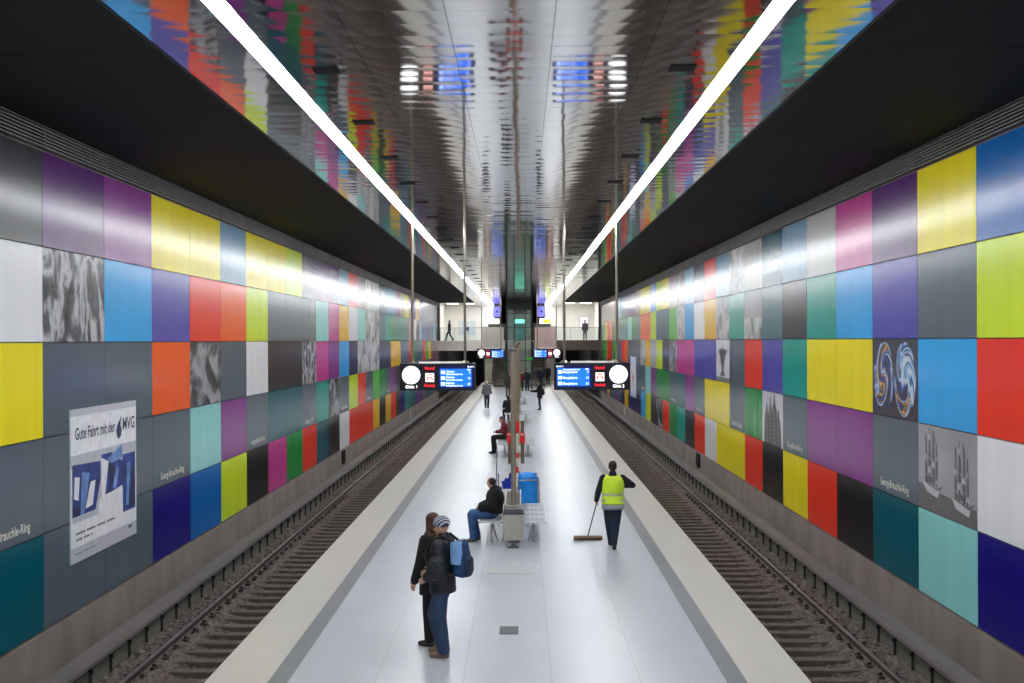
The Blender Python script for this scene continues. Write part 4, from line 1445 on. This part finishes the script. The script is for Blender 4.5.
standing('person in a black coat holding something out, on the right of the platform', 1.22, 71.8, 88,
         dict(trousers=NAVYC, shoes=BLK, jacket=BLK, hair=HAIR_B, hem=.24, bulk=.045), scale=.94, wL=V(-.16, .52, 1.16), eL=V(-.22, .22, 1.14))
t = thing('shoulder_bag', (1.22, 71.8, 0), 'black bag on the back of the person holding something out on the right', 'bag', None, math.radians(88))
def bb(bm):
    p_loft(bm, [((0, -.17, .86), .13, .07), ((0, -.20, .95), .16, .11), ((0, -.19, 1.12), .14, .10), ((0, -.15, 1.22), .08, .05)], (1, 0, 0), 18)
fuse('pouch', bb, BLK2, t, .02, 2)
bm = NB(); path(bm, [(0.1, -.2, 1.2), (.12, -.05, 1.47), (-.02, .17, 1.2), (-.22, .05, 1.0), (-.14, -.22, .95)], .014)
obj('strap', bm, BLK, t)
standing('person in a dark teal jacket standing right of the poles near the lift', .62, 98.6, 200,
         dict(trousers=NAVYC, shoes=BLK, jacket=M('dark teal cloth', (28, 48, 58), rough=0.85), hair=HAIR_B), scale=.98)
standing('person in a dark red jacket standing close to the poles near the lift', .16, 97.6, 170,
         dict(trousers=BLK, shoes=BLK, jacket=M('maroon cloth', (96, 24, 36), rough=0.85), hair=HAIR_B), scale=.92)
standing('person in a dark cap and navy coat facing the camera near the lift', 1.75, 104.6, 180,
         dict(trousers=NAVYC, shoes=BLK, jacket=M('navy coat', (24, 26, 44), rough=0.85), hair=HAIR_B, bulk=.06), scale=1.02)
standing('person all in dark clothes farthest on the right of the platform', 2.55, 112.5, 180,
         dict(trousers=BLK, shoes=BLK, jacket=M('blue black coat', (26, 26, 40), rough=0.85), hair=HAIR_B), scale=.98)
standing('dark silhouetted person walking along the far gallery on the left behind the glass', -6.05 + .0, 108.2, 88,
         dict(trousers=BLK, shoes=BLK, jacket=BLK, hair=HAIR_B, z=4.0), scale=1.0, kL=V(-.09, .2, .5), aL=V(-.09, .30, .10), aR=V(.09, -.30, .10), kR=V(.09, -.06, .5))
standing('grey clothed person standing on the far gallery on the right behind the glass', 5.75, 109.5, 0,
         dict(trousers=GREYJ, shoes=BLK, jacket=M('mid grey coat', (104, 104, 108), rough=0.85), hair=HAIR_B, z=4.0), scale=1.0)

# ------------------------------------------------------------------ the far gallery, lift and tunnel mouths
G_FRONT = YE
BEIGE = M('beige concrete beam', (236, 232, 220), rough=0.7, var=0.1, vs=1)
BROWNB = M('brown metal beam', (108, 94, 90), rough=0.5, metal=0.3, var=0.1)
bm = NB(); box(bm, -7.1, 7.1, G_FRONT, 124, 3.85, 4.0)
tag(obj('gallery_floor', bm, M('gallery floor stone', (170, 168, 164), rough=0.4)), kind='structure')
bm = NB(); box(bm, -6.84, -1.2, G_FRONT - .05, G_FRONT + .25, 3.15, 3.998)
tag(obj('trim_3', bm, BEIGE), kind='structure')
bm = NB(); box(bm, 1.2, 6.84, G_FRONT - .05, G_FRONT + .25, 3.15, 3.998)
tag(obj('trim_4', bm, BROWNB), kind='structure')
# end returns of the side walls
for s, n in ((-1, 5), (1, 6)):
    bm = NB()
    x0, x1 = sorted((s * 6.66, s * 7.15))
    box(bm, x0, x1, YE + .005, YE + .5, -1.4, CZ - .03)
    tag(obj('trim_%d' % n, bm, M('dark end post', (70, 66, 66), rough=0.6)), kind='structure')
# tunnel mouths
for s, n in ((-1, 'left'), (1, 'right')):
    bm = NB()
    x0, x1 = sorted((s * 3.2, s * 7.1))
    box(bm, x0, x1, 150, 150.3, -1.6, 3.85)
    a, b = sorted((s * 7.0, s * 7.2)); box(bm, a, b, YE + .5, 150, -1.6, 3.85)
    a, b = sorted((s * 3.4, s * 3.55)); box(bm, a, b, 119, 150, 0.0, 3.85)
    tag(obj('wall_tunnel_' + n, bm, M('tunnel dark', (16, 16, 18), rough=0.9)), kind='structure')
# wall behind the platform end, under the gallery
PANELM = M('grey metal cladding', (150, 148, 146), rough=0.4, metal=0.2, var=0.08, vs=1.2, stretch=(3, 1, .2))
bm = NB(); box(bm, -3.4, 3.4, 122, 122.3, 0, 3.85)
tag(obj('wall_back', bm, PANELM), kind='structure')
# gallery back walls
BACKW = M('pale gallery wall', (226, 224, 218), rough=0.35, var=0.06, vs=.4)
bm = NB()
box(bm, -7.1, -2.4, 119, 119.3, 4.0, CZ + .6)
box(bm, -7.3, -7.1, YE, 119.3, 4.0, CZ + .6)
tag(obj('wall_gallery_left', bm, BACKW), kind='structure')
bm = NB()
box(bm, 2.4, 7.1, 119, 119.3, 4.0, CZ + .6)
box(bm, 7.1, 7.3, YE, 119.3, 4.0, CZ + .6)
tag(obj('wall_gallery_right', bm, BACKW), kind='structure')
for s, n in ((-1, 'left'), (1, 'right')):
    bm = NB()
    a, b = sorted((s * 3.72, s * 7.3))
    box(bm, a, b, YE + .1, 119.3, CZ + .3, CZ + .5)
    tag(obj('ceiling_gallery_' + n, bm, M('white gallery ceiling', (220, 218, 212), rough=0.6)), kind='structure')
    # gallery lamps
    for k in range(2):
        t = thing('gallery_lamp', (s * (4.6 + 1.5 * k), 115.0, CZ + .23), 'square ceiling lamp of the %s gallery, %s the side wall' % (n, 'nearer' if k else 'farther from'), 'lamp')
        bm = NB(); box(bm, -.5, .5, -1.5, 1.5, 0, .02)
        obj('diffuser', bm, M('gallery lamp', (255, 250, 240), emit=6.0, var=0), t)
        bm = NB()
        for (a, b, c, d) in ((-.55, -.5, -1.55, 1.55), (.5, .55, -1.55, 1.55), (-.5, .5, -1.55, -1.5), (-.5, .5, 1.5, 1.55)):
            box(bm, a, b, c, d, -.02, .065)
        obj('lamp_frame', bm, STEEL_D, t)
bm = NB(); box(bm, -3.0, 3.0, 149.6, 150, 3.9, CZ)
tag(obj('wall_concourse', bm, M('dark concourse end', (64, 66, 66), rough=0.6)), kind='structure')
bm = NB()
for s in (-1, 1):
    a, b = sorted((s * 2.4, s * 2.5)); box(bm, a, b, 119.3, 149.6, 3.9, CZ)
box(bm, -2.5, 2.5, 124, 149.6, 3.8, 3.99)
tag(obj('wall_passage', bm, M('passage walls', (104, 104, 102), rough=0.4)), kind='structure')

# glass railings
GLASS = M('railing glass', (232, 240, 240), rough=0.03, trans=1.0, var=0.0)
GLASS.node_tree.nodes['Principled BSDF'].inputs['IOR'].default_value = 1.1
for s, n in ((-1, 'left'), (1, 'right')):
    t = thing('glass_railing', (0, G_FRONT + .06, 4.0), 'glass railing with steel rail along the edge of the far gallery on the %s' % n, 'railing')
    xs = [3.1 + i * (6.62 - 3.1) / 3 for i in range(4)]
    for a, b in zip(xs, xs[1:]):
        bm = NB(); x0, x1 = sorted((s * (a + .02), s * (b - .02))); box(bm, x0, x1, .0, .012, .04, 1.0)
        obj('pane', bm, GLASS, t)
    for a in xs:
        bm = NB(); box(bm, s * a - .015, s * a + .015, -.01, .03, 0, 1.04)
        obj('post', bm, STEEL_D, t)
    bm = NB(); tube(bm, (s * 3.08, .006, 1.06), (s * 6.64, .006, 1.06), .022)
    obj('handrail', bm, STEEL_D, t)
    # solid parapet by the lift
    t = thing('parapet_panel', (0, G_FRONT - .06, 3.2), 'solid metal parapet panel between the glass railing and the lift on the %s' % n, 'parapet')
    bm = NB(); x0, x1 = sorted((s * 1.3, s * 3.06)); box(bm, x0, x1, -.06, .0, .0, 1.9)
    obj('panel', bm, M('parapet sheet ' + n, (206, 200, 188) if s < 0 else (200, 174, 168), rough=0.4, metal=0.1, var=0.1, vs=1, stretch=(3, 1, .3)), t)
    bm = NB(); box(bm, x0, x1, -.08, .02, 1.9, 1.94)
    obj('coping', bm, STEEL_D, t)
    # planter-like dark screen and lit signs behind
    t = thing('lit_sign_board', (s * 2.45, 118, 4.0), 'white lit sign board hanging in the far passage on the %s' % n, 'sign')
    bm = NB(); box(bm, -.55, .55, 0, .1, 1.55, 2.05, .01)
    obj('white_panel', bm, M('lit white board', (250, 250, 236), emit=1.0, var=0), t)
    bm = NB(); box(bm, *((-.5, .1) if s < 0 else (-.2, .5)), -.01, 0, 1.62, 1.98)
    obj('coloured_field', bm, M('lit dull panel' if s < 0 else 'lit yellow panel', (200, 180, 160) if s < 0 else (206, 216, 40), emit=.8, var=0), t)
    for q in (-.5, .5):
        bm = NB(); tube(bm, (q, .05, 2.05), (q, .05, CZ - 4.0), .015)
        obj('hanger', bm, STEEL_D, t)
    t = thing('blue_sign_cube', (s * 2.0, 112, 4.0), 'glowing violet blue sign hanging beside the lift top on the %s' % n, 'sign')
    bm = NB(); box(bm, -.36, .36, 0, .12, 2.1, 3.05, .01)
    obj('panel', bm, M('lit violet sign', (112, 112, 206), emit=.35, var=.1), t)
    bm = NB(); box(bm, -.08, .08, -.01, 0, 2.5, 2.68)
    obj('symbol', bm, M('dark symbol', (30, 34, 90)), t)
    bm = NB(); tube(bm, (0, .06, 3.05), (0, .06, CZ - 4.0), .02)
    obj('hanger', bm, STEEL_D, t)
    t = thing('planter_screen', (s * 2.1, 116, 4.0), 'dark low screen in the far passage left of the lift' if s < 0 else 'dark low screen in the far passage right of the lift', 'screen')
    bm = NB(); box(bm, -.8, .8, 0, .15, 0, 1.5, .02)
    obj('board', bm, M('dark olive board', (56, 58, 48), rough=0.6, var=.3, vs=3), t)
    bm = NB(); box(bm, -.84, .84, -.02, .17, 1.5, 1.54)
    obj('rim', bm, STEEL_D, t)

# small bright poster on the right gallery wall, blue one on the left
t = thing('gallery_poster', (6.15, 118.9, 5.2), 'bright white poster on the far gallery wall at right', 'poster')
bm = NB(); box(bm, -.36, .36, 0, .05, 0, 1.0); obj('sheet', bm, M('bright poster', (240, 240, 240), emit=.5, var=0), t)
bm = NB(); box(bm, -.4, .4, .05, .09, -.04, 1.04); obj('frame', bm, STEEL_D, t)
t = thing('gallery_poster', (-5.0, 118.9, 4.55), 'pale poster with a dark blue motif on the far gallery wall at left', 'poster')
bm = NB(); box(bm, -.8, .8, 0, .05, 0, 1.3); obj('sheet', bm, M('pale blue poster', (196, 206, 214), rough=.5), t)
bm = NB(); box(bm, -.3, .2, -.01, 0, .4, .75); obj('motif', bm, M('dark blue motif', (50, 70, 110)), t)

# lift
t = thing('lift', (0, 103.2, 0), 'glass lift shaft with a green lit cabin at the far end of the platform', 'lift')
FR = M('dark green steel frame', (52, 62, 58), rough=0.4, metal=0.6)
for x in (-1.02, 1.02):
    for y in (0, 2.0):
        bm = NB(); box(bm, x - .06, x + .06, y - .06, y + .06, 0, 6.6)
        obj('corner_post', bm, FR, t)
for x in (-.4, .5):
    bm = NB(); box(bm, x - .035, x + .035, -.05, .02, 0, 6.6)
    obj('mullion', bm, FR, t)
bm = NB(); box(bm, -1.0, 1.0, -.03, .02, 3.25, 3.92)
obj('floor_band', bm, M('grey green band', (150, 156, 146), rough=0.4, metal=0.1), t)
bm = NB()
for z in (5.05, 6.2, 2.3):
    box(bm, -1.0, 1.0, -.03, .02, z, z + .06)
obj('cross_bars', bm, FR, t)
bm = NB(); box(bm, -1.08, 1.08, -.08, 2.08, 6.6, CZ - .01)
obj('head_box', bm, M('black lift head', (18, 20, 24), rough=.5), t)
bm = NB(); box(bm, -.98, .98, 1.96, 2.0, 0.02, 6.6)
obj('rear_glass', bm, M('grey green glass', (128, 142, 134), rough=.15, var=.15, vs=1), t)
bm = NB(); box(bm, -.36, .46, .5, 1.7, 4.02, 5.75, .02)
cab = obj('cabin', bm, M('green lit cabin', (70, 122, 116), rough=.3, emit=.12, var=.25, vs=2), t)
bm = NB(); box(bm, -.34, .44, .46, .5, 5.42, 5.72)
obj('cabin_lamp', bm, M('cabin lamp', (120, 236, 200), emit=1.1, var=0), cab)

# things on the platform under the gallery
t = thing('switch_cabinet', (-2.74, 116, 0), 'pale grey green upright cabinet standing at the far left end of the platform', 'cabinet')
bm = NB(); box(bm, -.48, .48, -.3, .3, .05, 1.85, .02); obj('body', bm, M('pale grey green cabinet', (170, 172, 158), rough=.5), t)
bm = NB(); box(bm, -.5, .5, -.32, .32, 0, .05); obj('plinth', bm, DARK, t)
bm = NB(); box(bm, -.46, .46, -.315, -.3, .1, 1.8); d = obj('door', bm, M('pale cabinet door', (176, 178, 164), rough=.5), t)
bm = NB(); box(bm, .36, .40, -.34, -.315, .9, 1.1); obj('handle', bm, DARK, d)
for s, n in ((-1, 'left'), (1, 'right')):
    # escalator running up to the gallery beside the lift
    t = thing('escalator', (s * 1.75, 107.5, 0), 'steel escalator rising to the gallery on the %s of the lift' % n, 'escalator')
    bm = NB()
    poly(bm, [(-.5, 0, .02), (-.5, 1.2, .02), (-.5, 8.2, 3.84), (-.5, 8.2, 3.1), (-.5, 2.6, .02)], (1.0, 0, 0))
    obj('truss', bm, M('escalator cladding', (150, 146, 142), rough=.5, var=.1), t)
    bm = NB()
    for q in range(18):
        box(bm, -.44, .44, 1.2 + q * .38, 1.2 + q * .38 + .37, .06 + q * .205, .16 + q * .205)
    obj('steps', bm, M('grooved dark step', (110, 108, 106), rough=.6, metal=.0), t)
    for q in (-.56, .56):
        bm = NB()
        poly(bm, [(q - .03, .1, .02), (q - .03, 1.0, .02), (q - .03, 8.2, 3.84), (q - .03, 8.2, 4.8), (q - .03, 7.6, 4.75), (q - .03, .8, 1.0), (q - .03, .1, .95)], (.06, 0, 0))
        b_ = obj('balustrade', bm, M('balustrade steel', (150, 146, 142), rough=.4, metal=.2), t)
        bm = NB(); path(bm, [(q, .05, .5), (q, .1, .95), (q, .8, 1.03), (q, 7.6, 4.78), (q, 8.2, 4.83)], .04)
        obj('handrail', bm, BLACK, b_)
t = thing('exit_sign', (.85, 103.0, 2.35), 'small green exit sign hanging to the right of the lift', 'sign')
bm = NB(); box(bm, -.25, .25, 0, .06, 0, .22, .01); obj('green_panel', bm, M('lit green', (44, 130, 40), emit=.5, var=0), t)
bm = NB(); tube(bm, (0, .03, .22), (0, .03, .92), .012); tube(bm, (0, .03, .9), (-.0, .14, .9), .012); obj('hanger', bm, STEEL_D, t)

# lamps added under the gallery slab to brighten the dim platform end
for s, n in ((-1, 'left'), (1, 'right')):
    for k, y in enumerate((106.0, 113.0, 119.0)):
        t = thing('added_slab_lamp', (s * 2.75, y, 3.85), 'narrow added lamp under the gallery slab on the %s, %s' % (n, ('nearest the camera', 'in the middle', 'farthest')[k]), 'lamp')
        bm = NB(); box(bm, -.12, .12, -.9, .9, -.05, -.02); obj('diffuser', bm, M('added slab lamp', (255, 250, 240), emit=34.0, var=0), t)
        bm = NB(); box(bm, -.15, .15, -.95, .95, -.02, -.001); obj('housing', bm, STEEL_D, t)
